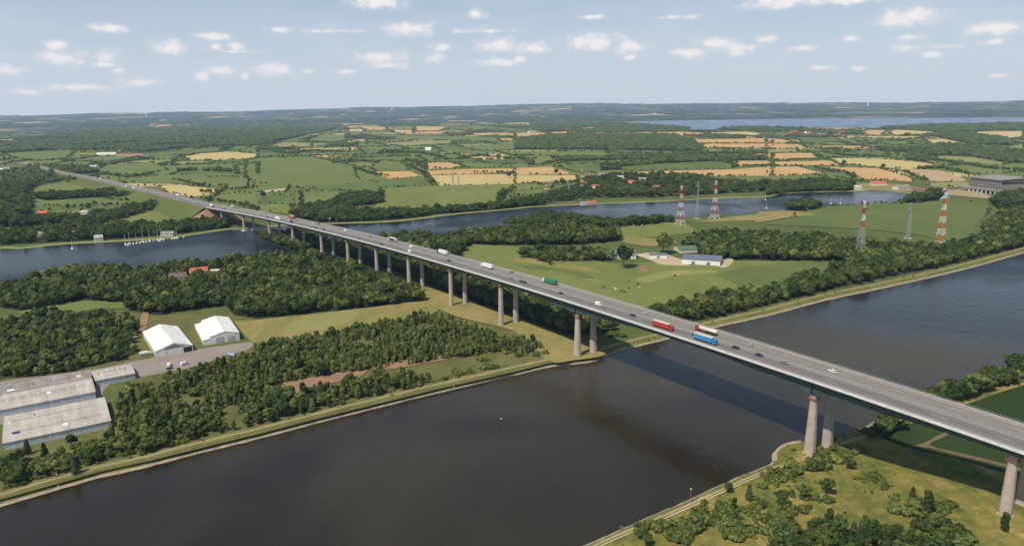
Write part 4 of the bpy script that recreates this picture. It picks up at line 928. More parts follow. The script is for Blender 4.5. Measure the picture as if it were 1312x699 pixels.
# piers
PIERS = [(399, 1), (308, 2), (119, 2), (21, 1), (-59, 0), (-139, 0), (-210, 0), (-282, 0), (-356, 0), (-447, 0), (-531, 0), (-633, 0), (-729, 0), (490, 0)]
NN, NF = 5.2, 20.3
pier_feet = []
for s, big in PIERS:
    for n in (NN, NF):
        c = Bq(s, n); t, nn = tangent_normal(s); water = inpoly([tuple(c)], river_poly)[0]
        zg = G0 + .3 if water else gz(*c); zt = hdeck(s) - girder_depth(s) - .55
        wb, wt = {2: (2.75, 1.65), 1: (2.35, 1.6), 0: (2.1, 1.45)}[big]
        b = MB(); R = []
        for z, w in ((zg - 2, wb), (zg + .2, wb), (zt - 2.4, wt * 1.03), (zt, wt)):
            w2 = w * .82; ch = w * .38
            prof = [(-w + ch, -w2), (w - ch, -w2), (w, -w2 + ch), (w, w2 - ch), (w - ch, w2), (-w + ch, w2), (-w, w2 - ch), (-w, -w2 + ch)]
            R.append([(*(c + t * a + nn * q), z) for a, q in prof])
        b.loft(R); pr = sub(b.build('pier', M['conc']))
        b = MB(); wq = wt + .5
        for z, hh, ww in ((zt - 2.3, .16, wq),):
            R = [[(*(c + t * a + nn * q), zz) for a, q in ((-ww, -ww), (ww, -ww), (ww, ww), (-ww, ww))] for zz in (z, z + hh)]; b.loft(R)
        for hh in (.65, 1.15):
            for (a1, q1), (a2, q2) in zip(((-wq, -wq), (wq, -wq), (wq, wq), (-wq, wq)), ((wq, -wq), (wq, wq), (-wq, wq), (-wq, -wq))):
                b.bar((*(c + t * a1 + nn * q1), zt - 2.3 + hh), (*(c + t * a2 + nn * q2), zt - 2.3 + hh), .06)
        for a1, q1 in ((-wq, -wq), (wq, -wq), (wq, wq), (-wq, wq)): b.bar((*(c + t * a1 + nn * q1), zt - 2.3), (*(c + t * a1 + nn * q1), zt - 1.1), .07)
        pl = b.build('work_platform', M['redpl' if big else 'rail']); pl.parent = pr; pl.matrix_parent_inverse = Matrix.Identity(4)
        b = MB(); R = [[(*(c + t * a + nn * q), zz) for a, q in ((-.9, -.9), (.9, -.9), (.9, .9), (-.9, .9))] for zz in (zt, zt + .6)]; b.loft(R)
        be = b.build('bearing', M['dark']); be.parent = pr; be.matrix_parent_inverse = Matrix.Identity(4)
        if big == 2 and n == NN:
            b = MB(); b.bar((*(c + nn * (-2.6)), zt + .5), (*(c + nn * (-2.6)), hdeck(s) - .9), .35); sub(b.build('stiffener', M['dark']))
        b = MB(); R = []
        if water:
            for zz, ww in ((zg - 1, 4.6), (zg + .9, 4.6), (zg + 1.0, 4.2)): R.append([(*(c + t * ww * math.cos(2 * PI * k / 10) + nn * ww * math.sin(2 * PI * k / 10)), zz) for k in range(10)])
        else:
            for zz, ww in ((zg - 1.5, wb + .25), (zg + .12, wb + .25)): R.append([(*(c + t * a * ww + nn * q * ww * .85), zz) for a, q in ((-1, -1), (1, -1), (1, 1), (-1, 1))])
        b.loft(R); ft = b.build('footing', M['parapet'] if water else M['conc']); ft.parent = pr; ft.matrix_parent_inverse = Matrix.Identity(4)
        pier_feet.append(tuple(c))
# abutment
b = MB(); R = []
for z in (G0 - 1, hdeck(S1) - 1.0): R.append([(*Bq(s_, n_), z) for s_, n_ in ((S1 + 3, 1), (S1 + 3, W - 1), (S1 - 5, W - 1), (S1 - 5, 1))])
b.loft(R); sub(b.build('abutment', M['concd']))
# motorway beyond the bridge
mwy_px = [(223, 255.6, 21.0), (190, 247.5, 19.5), (160, 240.5, 17.5), (130, 233.5, 15.5), (106, 228.2, 13), (85, 223.8, 11), (67, 220.3, 9.5), (50, 216, 8.5), (34, 211.3, 8), (20, 207.4, 8)]
mw = [tuple(Bp(-740, 0)) + (hdeck(-740),), tuple(Bp(S1, 0)) + (hdeck(S1),)] + [(*un(x, y, z), z) for x, y, z in mwy_px]
mw = smooth_line(mw, 8)[8:]
mz = [p[2] for p in mw]; mA = [p[:2] for p in mw]; mB = offset(mA, -W)
t_ = np.array(mA[1]) - np.array(mA[0]); left_is = (np.array(mB[3]) - np.array(mA[3])) @ NV > 0
if not left_is: mB = offset(mA, W)
sgn = -1 if left_is else 1
rs = road_sheet('motorway', mA, mB, mz, M['asph']); rs['kind'] = 'structure'
ribbon('embankment', offset(mA, -sgn * .8), mA, [z - .3 for z in mz], [z - .01 for z in mz], M['bank'])
ribbon('embankment', offset(mA, -sgn * 36), offset(mA, -sgn * .8), [G0 + .25] * len(mz), [z - .3 for z in mz], field_mat('embankment_grass', (.075, .10, .028), (.12, .14, .04)))
ribbon('embankment', mB, offset(mB, sgn * 30), [z - .02 for z in mz], [G0 + .25] * len(mz), M['bank'])
o_ = MB(); RR = []
for (dn, z) in ((1.5, hdeck(S1) - 1.2), (-26, G0)): pass
# front slope of the embankment under the abutment
f0 = [Bq(S1 + 3, n) for n in (-1, 15, 31)]; f1 = [Bq(S1 + 34, n) for n in (-22, 15, 50)]
me = bpy.data.meshes.new('slope'); V = [(*p, hdeck(S1) - 3.5) for p in f0] + [(*p, G0 + .2) for p in f1] + [(*Bq(S1 - 2, -36), G0 + .2), (*Bq(S1 - 2, 62), G0 + .2)]
me.from_pydata(V, [], [(0, 1, 4, 3), (1, 2, 5, 4), (0, 3, 6), (2, 7, 5)]); me.update(); o = link('embankment', me, M['b']); o['kind'] = 'structure'
b = MB()
for L_, off in ((mA, .6), (mB, -.6), (mA, W / 2)):
    Q = offset(L_, sgn * off)
    for i in range(len(Q) - 1): b.bar((*Q[i], mz[i] + .6), (*Q[i + 1], mz[i + 1] + .6), .16)
gr = b.build('guard_rail', M['rail']); tag(gr, 'guard rails along the motorway on the embankment beyond the bridge', 'guard rail')
# ------------------------------------------------------------------ carriageway samples for vehicles
SAMP = []
for s in np.arange(S0, S1, -2.0): a = Bq(s, 0); t, nn = tangent_normal(s); SAMP.append((a, t, nn, hdeck(s)))
for i in range(1, len(mA) - 1):
    for q in range(4):
        f = q / 4; a = np.array(mA[i]) * (1 - f) + np.array(mA[i + 1]) * f; e = np.array(mB[i]) * (1 - f) + np.array(mB[i + 1]) * f
        nn = (e - a) / W; SAMP.append((a, np.array([nn[1], -nn[0]]), nn, mz[i] * (1 - f) + mz[i + 1] * f))
LANES = {'near': (5.0, 9.9), 'far': (W - 9.9, W - 5.0)}
def on_road(x, y, side, dz=.8):
    best = None
    for a, t, nn, z in SAMP:
        for n in LANES[side]:
            p = a + nn * n; q = proj(p[0], p[1], z + dz); e = (q[0] - x) ** 2 + (q[1] - y) ** 2
            if best is None or e < best[0]: best = (e, p, t, z)
    e, p, t, z = best
    if side == 'far': t = -t
    return (p[0], p[1], z + .01), math.atan2(t[1], t[0])
# ------------------------------------------------------------------ vehicles (heading +x)
def car_mesh(kind='car'):
    L_, Wd = (4.6, 1.85) if kind == 'car' else (5.6, 2.05)
    prof = {'car': [(-2.3, .35), (-2.28, .80), (-2.1, .98), (-1.1, 1.02), (.95, 1.0), (2.0, .82), (2.28, .62), (2.3, .35)],
            'van': [(-2.8, .4), (-2.8, 1.1), (-2.78, 2.2), (-2.6, 2.42), (1.0, 2.42), (1.35, 2.25), (2.1, 1.35), (2.7, 1.15), (2.8, .7), (2.8, .4)]}[kind]
    b = MB(); R = []
    for y, k in ((-Wd / 2, .92), (-Wd / 2 + .12, 1), (Wd / 2 - .12, 1), (Wd / 2, .92)): R.append([(x * (1 if k == 1 else .985), y, .35 + (z - .35) * k) for x, z in prof])
    b.loft(R)
    if kind == 'car':
        R = []
        for y, k in ((-.72, 1), (.72, 1)): R.append([(-1.25, y, 1.44), (.25, y, 1.46), (.45, y, 1.40), (-1.5, y, 1.36)])
        b.loft(R)
    body = b.mesh('body'); g = MB()
    if kind == 'car':
        g.loft([[(-2.0, -.80, .98), (.95, -.80, .98), (.95, .80, .98), (-2.0, .80, .98)], [(-1.45, -.68, 1.38), (.35, -.68, 1.38), (.35, .68, 1.38), (-1.45, .68, 1.38)]])
    else:
        g.loft([[(1.5, -.85, 2.08), (1.5, .85, 2.08), (2.13, .88, 1.38), (2.13, -.88, 1.38)], [(1.56, -.85, 2.12), (1.56, .85, 2.12), (2.2, .88, 1.4), (2.2, -.88, 1.4)]])
        g.box(.7, 1.5, -1.035, 1.035, 1.35, 2.0)
    gl = g.mesh('window'); wb = MB(); wb.wheel(0, 0, 0, .33 if kind == 'car' else .36, .24); wh = wb.mesh('wheel')
    return body, gl, wh, (1.42 if kind == 'car' else 1.75), Wd
CARP = {k: car_mesh(k) for k in ('car', 'van')}
_cp = {}
def colored(me, mat):
    k = (me.name, mat.name)
    if k not in _cp: c = me.copy(); c.materials.clear(); c.materials.append(mat); _cp[k] = c
    return _cp[k]
def car(x, y, side, col, label, kind='car', loc=None, rz=None, group='cars on the motorway'):
    if loc is None: loc, rz = on_road(x, y, side)
    body, gl, wh, wx, Wd = CARP[kind]
    t = thing('car' if kind == 'car' else 'van', label, 'car' if kind == 'car' else 'van', loc, rz, group)
    link('body', colored(body, M[col]), None, t); link('window', colored(gl, M['glass']), None, t)
    for sx in (-1, 1):
        for sy in (-1, 1):
            w = link('wheel', colored(wh, M['tyre']), None, t); w.location = (sx * wx, sy * (Wd / 2 - .12), .33)
    return t
def lorry(x, y, side, cab, box, label, style='box', roof=None, text=None, loc=None, rz=None):
    if loc is None: loc, rz = on_road(x, y, side, 1.8)
    t = thing('lorry', label, 'lorry', loc, rz, 'lorries on the motorway')
    b = MB(); prof = [(5.9, .7), (5.9, 2.6), (6.1, 3.3), (7.5, 3.45), (7.95, 2.9), (8.15, 1.9), (8.2, .7)]
    b.loft([[(x_, y_, z_) for x_, z_ in prof] for y_ in (-1.22, 1.22)]); b.build('cab', M[cab], t)
    b = MB(); b.loft([[(7.68, y_, 3.2), (8.16, y_, 2.15), (8.22, y_, 2.15), (7.75, y_, 3.25)] for y_ in (-1.05, 1.05)]); b.box(6.7, 7.6, -1.245, 1.245, 2.1, 2.95); b.build('window', M['glass'], t)
    b = MB(); b.box(-8.3, 7.9, -.55, .55, .55, 1.02); b.box(-2.5, 1.5, -1.2, 1.2, .5, .95); b.build('chassis', M['dark'], t)
    if style == 'tank':
        b = MB(); R = []
        for xx, k in ((-8.3, .75), (-8.05, 1), (5.2, 1), (5.45, .75)): R.append([(xx, 1.2 * k * math.cos(2 * PI * i / 16), 2.35 + 1.15 * k * math.sin(2 * PI * i / 16)) for i in range(16)])
        b.loft(R); b.build('tank', M[box], t, True)
        b = MB(); b.box(-5.2, 3.8, -.35, .35, 3.49, 3.62); b.build('catwalk', M['rail'], t)
        b = MB(); b.box(.2, 3.2, -1.22, 1.22, 1.05, 1.35); b.build('side_box', M['orange'], t)
    else:
        b = MB(); b.box(-8.4, 5.4, -1.28, 1.28, 1.05, 3.95); tr = b.build('trailer', M[box], t)
        b = MB(); b.box(-8.42, 5.42, -1.3, 1.3, 3.955, 4.03); b.build('roof', M[roof or 'white'], t)
        if box == 'green':
            b = MB()
            for i_ in range(5): x_ = -5.2 + i_ * 1.45; b.box(x_, x_ + .95, -1.31, -1.283, 1.9 + .2 * (i_ % 2), 3.1)
            b.build('pale_marking', M['white'], tr)
        if style == 'panel':
            b = MB(); b.box(-7.9, 4.9, -1.32, -1.305, 1.3, 3.6); b.box(-7.9, 4.9, 1.305, 1.32, 1.3, 3.6); b.build('side_panel', M['dark'], tr)
        if text:
            for ysd, rzz in ((-1.33, 0), (1.33, PI)):
                cu = bpy.data.curves.new('txt', 'FONT'); cu.body = text; cu.size = 1.9; cu.align_x = 'CENTER'; cu.extrude = .01
                o = bpy.data.objects.new('tmp', cu); COL.objects.link(o); dg = bpy.context.evaluated_depsgraph_get(); me = bpy.data.meshes.new_from_object(o.evaluated_get(dg)); bpy.data.objects.remove(o)
                o = link('lettering', me, M['white'], tr); o.location = (-1.5, ysd, 1.75); o.rotation_euler = (PI / 2, 0, rzz)
    for xx in (7.1, 3.9, -4.6, -5.9, -7.2):
        for sy in (-1, 1):
            b = MB(); b.wheel(xx, sy * 1.08, .5, .5, .32); b.build('wheel', M['tyre'], t)
    return t
lorry(905, 434, 'near', 'blue', 'blue', 'bright blue articulated lorry with a cream roof crossing above the canal', roof='cream')
lorry(849, 416, 'near', 'red', 'red', 'red articulated lorry with a pale roof, heading toward the blue one', roof='cream')
lorry(906, 421.5, 'far', 'red', 'cream', 'cream tanker lorry with a red cab beside the blue lorry', style='tank')
lorry(703, 361, 'far', 'white', 'green', 'green container lorry with a white cab', roof='green')
lorry(566.5, 324, 'far', 'navy', 'white', 'white lorry with a dark blue cab on the far carriageway', roof='white')
lorry(502, 307.5, 'far', 'white', 'white', 'white lorry with a black side panel', style='panel')
lorry(371, 283.5, 'near', 'navy', 'silver', 'grey and dark blue lorry beside the red one far along the bridge', roof='grey')
lorry(356, 280.5, 'near', 'white', 'white', 'white lorry following the grey and blue lorry')
lorry(373.5, 278.5, 'far', 'red', 'red', 'red lorry far along the bridge above the river', roof='white')
lorry(271.5, 262.5, 'near', 'grey', 'white', 'white lorry just passing the bridge end abutment')
lorry(298, 265, 'far', 'white', 'silver', 'pale grey lorry on the far lane near the abutment', roof='white')
lorry(228, 249.8, 'far', 'white', 'white', 'white lorry on the motorway beyond the bridge end')
lorry(171, 242, 'near', 'white', 'white', 'white lorry leading two others on the embankment')
lorry(162, 240, 'near', 'silver', 'white', 'middle lorry of the three white ones on the embankment', roof='silver')
lorry(128, 231.5, 'far', 'white', 'white', 'white lorry far up the motorway between the trees')
CARS = [(945, 443.5, 'near', 'black', 'black car following behind the blue lorry, before the two in front'), (971.5, 456, 'near', 'navy', 'dark blue car between two dark cars over the canal'), (1006, 463, 'near', 'grey', 'dark grey car nearest the right hand main pier'),
 (890.5, 426.5, 'near', 'black', 'black car close behind the tail of the blue lorry'), (810.5, 404, 'near', 'navy', 'purple blue car behind the red lorry'), (718, 375, 'near', 'navy', 'blue car above the left main pier'),
 (869, 419.5, 'near', 'silver', 'small pale car between the red and the blue lorry'), (668, 359, 'near', 'black', 'black car beside another black car above the meadow'), (674, 356.5, 'near', 'black', 'black car overtaking beside its twin'),
 (655.5, 349, 'far', 'red', 'bright red car behind the white box van'), (828, 400, 'far', 'silver', 'light grey car on the far lane above the wood belt'), (961, 444.5, 'far', 'silver', 'pale silver car on the far lane over the water'), (1066, 473, 'far', 'white', 'white car on the far lane above the right main pier'),
 (575, 333, 'near', 'black', 'black car below the white lorry with the blue cab'), (655, 357.5, 'near', 'grey', 'small grey car near the double pier'), (488, 312.3, 'near', 'black', 'black car left of the white van in the near lane'), (474, 304.3, 'far', 'grey', 'dark grey car behind the white and black lorry'),
 (459.5, 305.3, 'near', 'grey', 'small grey car in the near lane before the river wood'), (414.5, 293.5, 'near', 'black', 'black car third in the loose queue over the river'), (404, 291.3, 'near', 'black', 'black car second in the loose queue over the river'), (387, 287, 'near', 'grey', 'grey car first in the loose queue over the river'),
 (408, 286.8, 'far', 'black', 'black car above the river on the far lane'), (381, 284, 'far', 'grey', 'grey car behind the red lorry'), (400, 287.5, 'far', 'white', 'white car over the river on the far lane'), (342.5, 279, 'near', 'black', 'black car over the first river pier'), (305, 267, 'far', 'grey', 'grey car on the far lane beside the pale grey lorry'), (288, 266.3, 'near', 'black', 'black car just on the bridge near the abutment'),
 (310, 268.5, 'far', 'silver', 'silver car on the far lane near the abutment'), (202, 248.8, 'near', 'grey', 'grey car alone on the embankment road'), (240, 257, 'near', 'grey', 'grey car by the road underpass'), (248, 259, 'near', 'silver', 'silver car by the road underpass'), (254, 259.6, 'near', 'black', 'black car by the road underpass'), (191, 240.5, 'far', 'navy', 'blue car on the embankment road'),
 (178, 243.6, 'near', 'white', 'white car leading the lorries on the embankment'), (249, 252.2, 'far', 'navy', 'blue car on the far lane beyond the abutment'), (148, 238.0, 'near', 'white', 'white car on the upper embankment road'), (140, 236, 'near', 'silver', 'silver car on the upper embankment road'), (122, 230.6, 'near', 'white', 'white car coming out between the trees'), (80, 223, 'near', 'white', 'white car on the distant motorway bend'), (74, 218.8, 'far', 'white', 'distant white car going away on the motorway')]
for x, y, sd, col, lab in CARS: car(x, y, sd, col, lab)
car(767, 391, 'near', 'white', 'white van halfway between the purple blue car and the left main pier', 'van'); car(526, 321.3, 'near', 'white', 'white van in the near lane next to another one', 'van'); car(526.5, 315.3, 'far', 'white', 'white van on the far lane opposite its neighbour', 'van'); car(442.5, 295, 'far', 'white', 'white van on the far lane above the river edge', 'van')
lorry(624, 340, 'far', 'white', 'white', 'white box lorry ahead of the red car')
# ------------------------------------------------------------------ buildings
M['roofg'] = plain('bitumen_roof', (.45, .41, .37), .9, .12, .12)
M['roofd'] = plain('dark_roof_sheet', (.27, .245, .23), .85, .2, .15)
M['wallb'] = plain('pale_blue_cladding', (.56, .60, .64), .6, .06, .2)
M['tent'] = plain('white_tarpaulin', (.82, .82, .79), .5, .03, .2)
M['tentw'] = plain('white_wall_sheet', (.76, .76, .74), .6, .05, .2)
M['slate'] = plain('blue_grey_roof', (.13, .15, .19), .5, .12, .4)
M['rtile'] = plain('red_roof_tiles', (.48, .12, .06), .8, .2, .6)
M['btile'] = plain('brown_roof_tiles', (.16, .10, .08), .85, .2, .6)
M['brick'] = plain('brick_wall', (.32, .15, .10), .9, .2, .8)
M['cwall'] = plain('cream_wall', (.62, .57, .48), .8, .08, .5)
M['groof'] = plain('mossy_roof', (.10, .14, .08), .8, .15, .4)
M['door'] = plain('grey_door', (.30, .30, .30), .6, .1)
def seams(m, axis, sc, dark):
    nt = m.node_tree; b = nt.nodes['Principled BSDF']; L = nt.links.new; src = b.inputs['Base Color'].links[0].from_socket
    tc = N(nt, 'ShaderNodeTexCoord'); w = N(nt, 'ShaderNodeTexWave', inp={'Scale': sc}); w.bands_direction = axis; w.wave_profile = 'SAW'; L(tc.outputs['Object'], w.inputs['Vector'])
    r = ramp(nt, [(0, (dark,) * 3), (.08, (1, 1, 1))]); L(w.outputs['Fac'], r.inputs[0])
    n = N(nt, 'ShaderNodeTexNoise', inp={'Scale': 1.0, 'Detail': 5.0}); mp = N(nt, 'ShaderNodeMapping'); mp.inputs['Scale'].default_value = (.35, .03, .03); L(tc.outputs['Object'], mp.inputs[0]); L(mp.outputs[0], n.inputs['Vector'])
    r2 = ramp(nt, [(.3, (.80, .79, .77)), (.7, (1.1, 1.1, 1.1))]); L(n.outputs['Fac'], r2.inputs[0])
    for q in (r, r2):
        mm = N(nt, 'ShaderNodeMix'); mm.data_type = 'RGBA'; mm.blend_type = 'MULTIPLY'; mm.inputs[0].default_value = 1; L(src, mm.inputs[6]); L(q.outputs[0], mm.inputs[7]); src = mm.outputs[2]
    L(src, b.inputs['Base Color'])
seams(M['wallb'], 'X', .06, .55); seams(M['roofg'], 'X', .05, .90); seams(M['roofd'], 'X', .05, .88); seams(M['tent'], 'Y', .06, .86); seams(M['tentw'], 'X', .08, .7)
FOOT = []
def roof_corners(k, nl, nr, fr, h):
    z = G0 + h; A, B, C_ = (un(*px(k, *q), z) for q in (nl, nr, fr)); D = (A[0] + C_[0] - B[0], A[1] + C_[1] - B[1]); return A, B, C_, D
def hall(name, label, cat, k, nl, nr, fr, h, rise, wall, roof, axis='long', roof2=None, over=.4, doors=(), wins=0, ridge=.5, chimney=False, group=None, maxd=None):
    """walls + pitched roof. nl, nr: near eave corners, fr: far right eave corner (as surveyed)"""
    A, B, C_, D = [np.array(p) for p in roof_corners(k, nl, nr, fr, h)]
    u = B - A; Lu = np.hypot(*u); u = u / Lu; v = D - A; Lv = np.hypot(*v); v = v / Lv
    if maxd: v = np.array([-u[1], u[0]])
    else:
        bi = u + v; bi /= np.hypot(*bi); cen = (A + B + C_ + D) / 4; k_ = math.sqrt(.5); u = np.array([k_ * (bi[0] + bi[1]), k_ * (bi[1] - bi[0])]); v = np.array([-u[1], u[0]]); A = cen - u * Lu / 2 - v * Lv / 2; B = A + u * Lu
    if maxd: Lv = min(max(Lv, 7.0), max(8.0, min(Lu * .7, 16 if maxd is True else maxd)))
    FOOT.append([tuple(p) for p in (A, B, B + v * Lv, A + v * Lv)])
    rz = math.atan2(u[1], u[0]); t = thing(name, label, cat, (A[0], A[1], G0), rz, group)
    z1 = h
    b = MB()
    if axis == 'long':      # ridge parallel to the near eave (local x)
        R = [[(x, 0, -.5), (x, Lv, -.5), (x, Lv, z1), (x, Lv * ridge, z1 + rise), (x, 0, z1)] for x in (0, Lu)]
    else:                   # gable faces the viewer
        R = [[(0, y, -.5), (Lu, y, -.5), (Lu, y, z1), (Lu * ridge, y, z1 + rise), (0, y, z1)] for y in (0, Lv)]
    b.loft(R); wl = b.build('wall', M[wall], t)
    th = .22; o = over
    sides = (0, 1)
    for sd in sides:
        b = MB()
        if axis == 'long':
            y0, y1 = (-o, Lv * ridge) if sd == 0 else (Lv + o, Lv * ridge); zb = z1 - (rise / (Lv * ridge if sd == 0 else Lv * (1 - ridge))) * o
            R = [[(x, y0, zb + .04), (x, y1, z1 + rise + .04), (x, y1, z1 + rise + .04 + th), (x, y0, zb + .04 + th)] for x in (-o, Lu + o)]
        else:
            x0, x1 = (-o, Lu * ridge) if sd == 0 else (Lu + o, Lu * ridge); zb = z1 - (rise / (Lu * ridge if sd == 0 else Lu * (1 - ridge))) * o
            R = [[(x0, y, zb + .04), (x1, y, z1 + rise + .04), (x1, y, z1 + rise + .04 + th), (x0, y, zb + .04 + th)] for y in (-o, Lv + o)]
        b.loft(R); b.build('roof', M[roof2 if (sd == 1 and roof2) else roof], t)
    for (fx, w, hh, mt) in doors:
        b = MB(); b.box(Lu * fx - w / 2, Lu * fx + w / 2, -.08, -.003, 0, hh); b.build('door', M[mt], t)
    for i in range(wins):
        x = Lu * (i + .5) / wins; f = MB(); f.box(x - .75, x + .75, -.10, -.004, 1.0, 2.4); fo = f.build('window', M['white'], t)
        p = MB(); p.box(x - .62, x + .62, -.13, -.102, 1.12, 2.28); p.build('pane', M['glass'], fo)
    if chimney:
        c = MB(); c.box(Lu * .3, Lu * .3 + .8, Lv * .5 - .4, Lv * .5 + .4, z1 + rise - .8, z1 + rise + 1.1); c.build('chimney', M['brick'], t)
    t['_L'] = (Lu, Lv)
    return t, Lu, Lv
def skylights(t, L_):  # (x0,x1,y0,y1,z,mat,name)
    for x0, x1, y0, y1, z, mt, nm in L_:
        b = MB(); b.box(x0, x1, y0, y1, z - .25, z + .3); b.build(nm, M[mt], t)
sheet('yard', smooth_line(pts('j', [(0, 350), (60, 335), (440, 288), (600, 258), (700, 238), (780, 222), (980, 184), (1120, 165), (1240, 148), (1262, 160), (1225, 190), (1120, 215), (1040, 248), (900, 285), (720, 318), (560, 345), (500, 430), (520, 480), (0, 560)]), 2), G0 + .19, M['yard'])
t, Lu, Lv = hall('warehouse', 'nearest large flat grey roofed hall with pale blue walls', 'warehouse', 'j', (22, 648), (556, 540), (513, 426), 4.3, .6, 'wallb', 'roofg', roof2='roofg', doors=((.42, .5, 4.6, 'white'), (.2, .25, 5, 'silver'), (.62, .25, 5, 'silver')))
H1 = (t, Lu, Lv)
for f in (.28, .70):
    b = MB(); b.box(Lu * .06, Lu * .93, Lv * f, Lv * f + .9, 4.5, 4.98); b.build('roof_ridge_light', M['roofd'], t)
skylights(t, [(Lu * .55, Lu * .60, Lv * .14, Lv * .24, 4.75, 'white', 'skylight'), (Lu * .04, Lu * .055, Lv * .66, Lv * .72, 4.75, 'white', 'skylight'), (Lu * .03, Lu * .045, Lv * .5, Lv * .56, 4.75, 'white', 'skylight'), (Lu * .08, Lu * .15, Lv * .22, Lv * .3, 4.75, 'navy', 'roof_hatch'), (Lu * .28, Lu * .29, Lv * .8, Lv * .85, 4.75, 'dark', 'vent'), (Lu * .76, Lu * .77, Lv * .25, Lv * .3, 4.75, 'dark', 'vent')])
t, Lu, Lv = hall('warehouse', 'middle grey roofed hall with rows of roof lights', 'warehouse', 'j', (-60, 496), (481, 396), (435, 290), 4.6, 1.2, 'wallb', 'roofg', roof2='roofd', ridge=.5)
for r in range(2):
    for i in range(9):
        x = Lu * (.1 + .095 * i); y = Lv * (.26 + .06 * r); z = 4.6 + 1.2 * y / (Lv * .5) + .25
        b = MB(); b.box(x, x + Lu * .07, y, y + .5, z - .1, z + .18); b.build('roof_light', M['roofd'], t)
skylights(t, [(Lu * .55, Lu * .59, Lv * .22, Lv * .3, 5.45, 'white', 'skylight'), (Lu * .18, Lu * .25, Lv * .62, Lv * .7, 5.45, 'white', 'skylight'), (Lu * .42, Lu * .43, Lv * .75, Lv * .79, 5.45, 'dark', 'vent'), (Lu * .6, Lu * .61, Lv * .75, Lv * .79, 5.45, 'dark', 'vent'), (Lu * .78, Lu * .79, Lv * .75, Lv * .79, 5.45, 'dark', 'vent'), (Lu * .86, Lu * .91, Lv * .7, Lv * .78, 5.45, 'wallb', 'skylight'), (Lu * .935, Lu * .955, Lv * .56, Lv * .62, 5.45, 'white', 'skylight')])
t, Lu, Lv = hall('warehouse', 'low narrow grey hall at the end of the row next to the yard', 'warehouse', 'j', (474, 342), (668, 303), (648, 258), 4.0, .6, 'wallb', 'roofg', roof2='roofg')
skylights(t, [(Lu * (.1 + .14 * i), Lu * (.17 + .14 * i), Lv * .55, Lv * .66, 4.62, 'roofd', 'roof_light') for i in range(6)])
t, Lu, Lv = hall('tent_hall', 'white tent hall with a peaked gable, left of the pair', 'tent hall', 'j', (790, 190), (976, 161), (868, 74), 4.8, 4.2, 'tentw', 'tent', axis='gable', over=.25, doors=((.3, .12, 5.5, 'grey'), (.86, 6, 4.3, 'dark')))
b = MB(); b.loft([[(Lu * .2, -.05, 5.0), (Lu * .5, -.05, 8.0), (Lu * .8, -.05, 5.0)], [(Lu * .2, -.003, 5.0), (Lu * .5, -.003, 8.0), (Lu * .8, -.003, 5.0)]]); b.build('gable_panel', M['grey'], t)
t, Lu, Lv = hall('tent_hall', 'white tent hall with two grey doors, right of the pair', 'tent hall', 'j', (1073, 114), (1218, 98), (1112, 30), 6.2, 2.6, 'tentw', 'tent', axis='gable', over=.25, doors=((.33, 6.2, 5.0, 'silver'), (.72, 6.0, 5.0, 'silver')))
b = MB(); b.loft([[(-5.2, .6, 0), (-.05, .6, 0), (-.05, .6, 4.6), (-5.2, .6, 3.9)], [(-5.2, Lv, 0), (-.05, Lv, 0), (-.05, Lv, 4.6), (-5.2, Lv, 3.9)]]); q = b.build('lean_to', M['tentw'], t)
b = MB(); b.loft([[(-5.5, .4, 3.9), (-.04, .4, 4.66), (-.04, .4, 4.8), (-5.5, .4, 4.05)], [(-5.5, Lv + .2, 3.9), (-.04, Lv + .2, 4.66), (-.04, Lv + .2, 4.8), (-5.5, Lv + .2, 4.05)]]); b.build('lean_to_roof', M['tent'], q)
hall('long_barn', 'long white barn with a blue grey roof in the farmyard', 'barn', 'h', (834, 200), (1022, 212), (1030, 186), 6, 3.2, 'white', 'slate', wins=0, doors=((.3, 4, 4, 'grey'), (.7, 4, 4, 'grey')))
hall('small_barn', 'small white barn with a grey roof between farmhouse and long barn', 'barn', 'h', (668, 183), (752, 181), (752, 171), 4.2, 1.6, 'white', 'slate', doors=((.5, 3.4, 3, 'grey'),))
hall('field_shed', 'green roofed shed half hidden beside the dark wood', 'shed', 'h', (812, 160), (892, 152), (888, 132), 3.8, 3.0, 'cwall', 'groof')
hall('farmhouse', 'farmhouse with a dark roof and white gable behind the big tree', 'house', 'h', (478, 184), (602, 184), (598, 164), 4, 5.5, 'white', 'slate', wins=5, chimney=True, maxd=14)
hall('house', 'brown roofed house left of the red roofed one among the trees', 'house', 'e', (842, 296), (928, 288), (918, 272), 4, 4, 'white', 'btile', wins=5, chimney=True, maxd=12)
hall('house', 'house with a bright red roof on the wooded shore', 'house', 'e', (950, 272), (1036, 262), (1020, 246), 4.5, 4.5, 'white', 'rtile', wins=5, chimney=True, maxd=14)
hall('shed', 'long low shed with a pale flat roof right of the red roof', 'shed', 'e', (1042, 264), (1124, 258), (1118, 246), 3.5, .6, 'brick', 'cwall', wins=4, maxd=12)
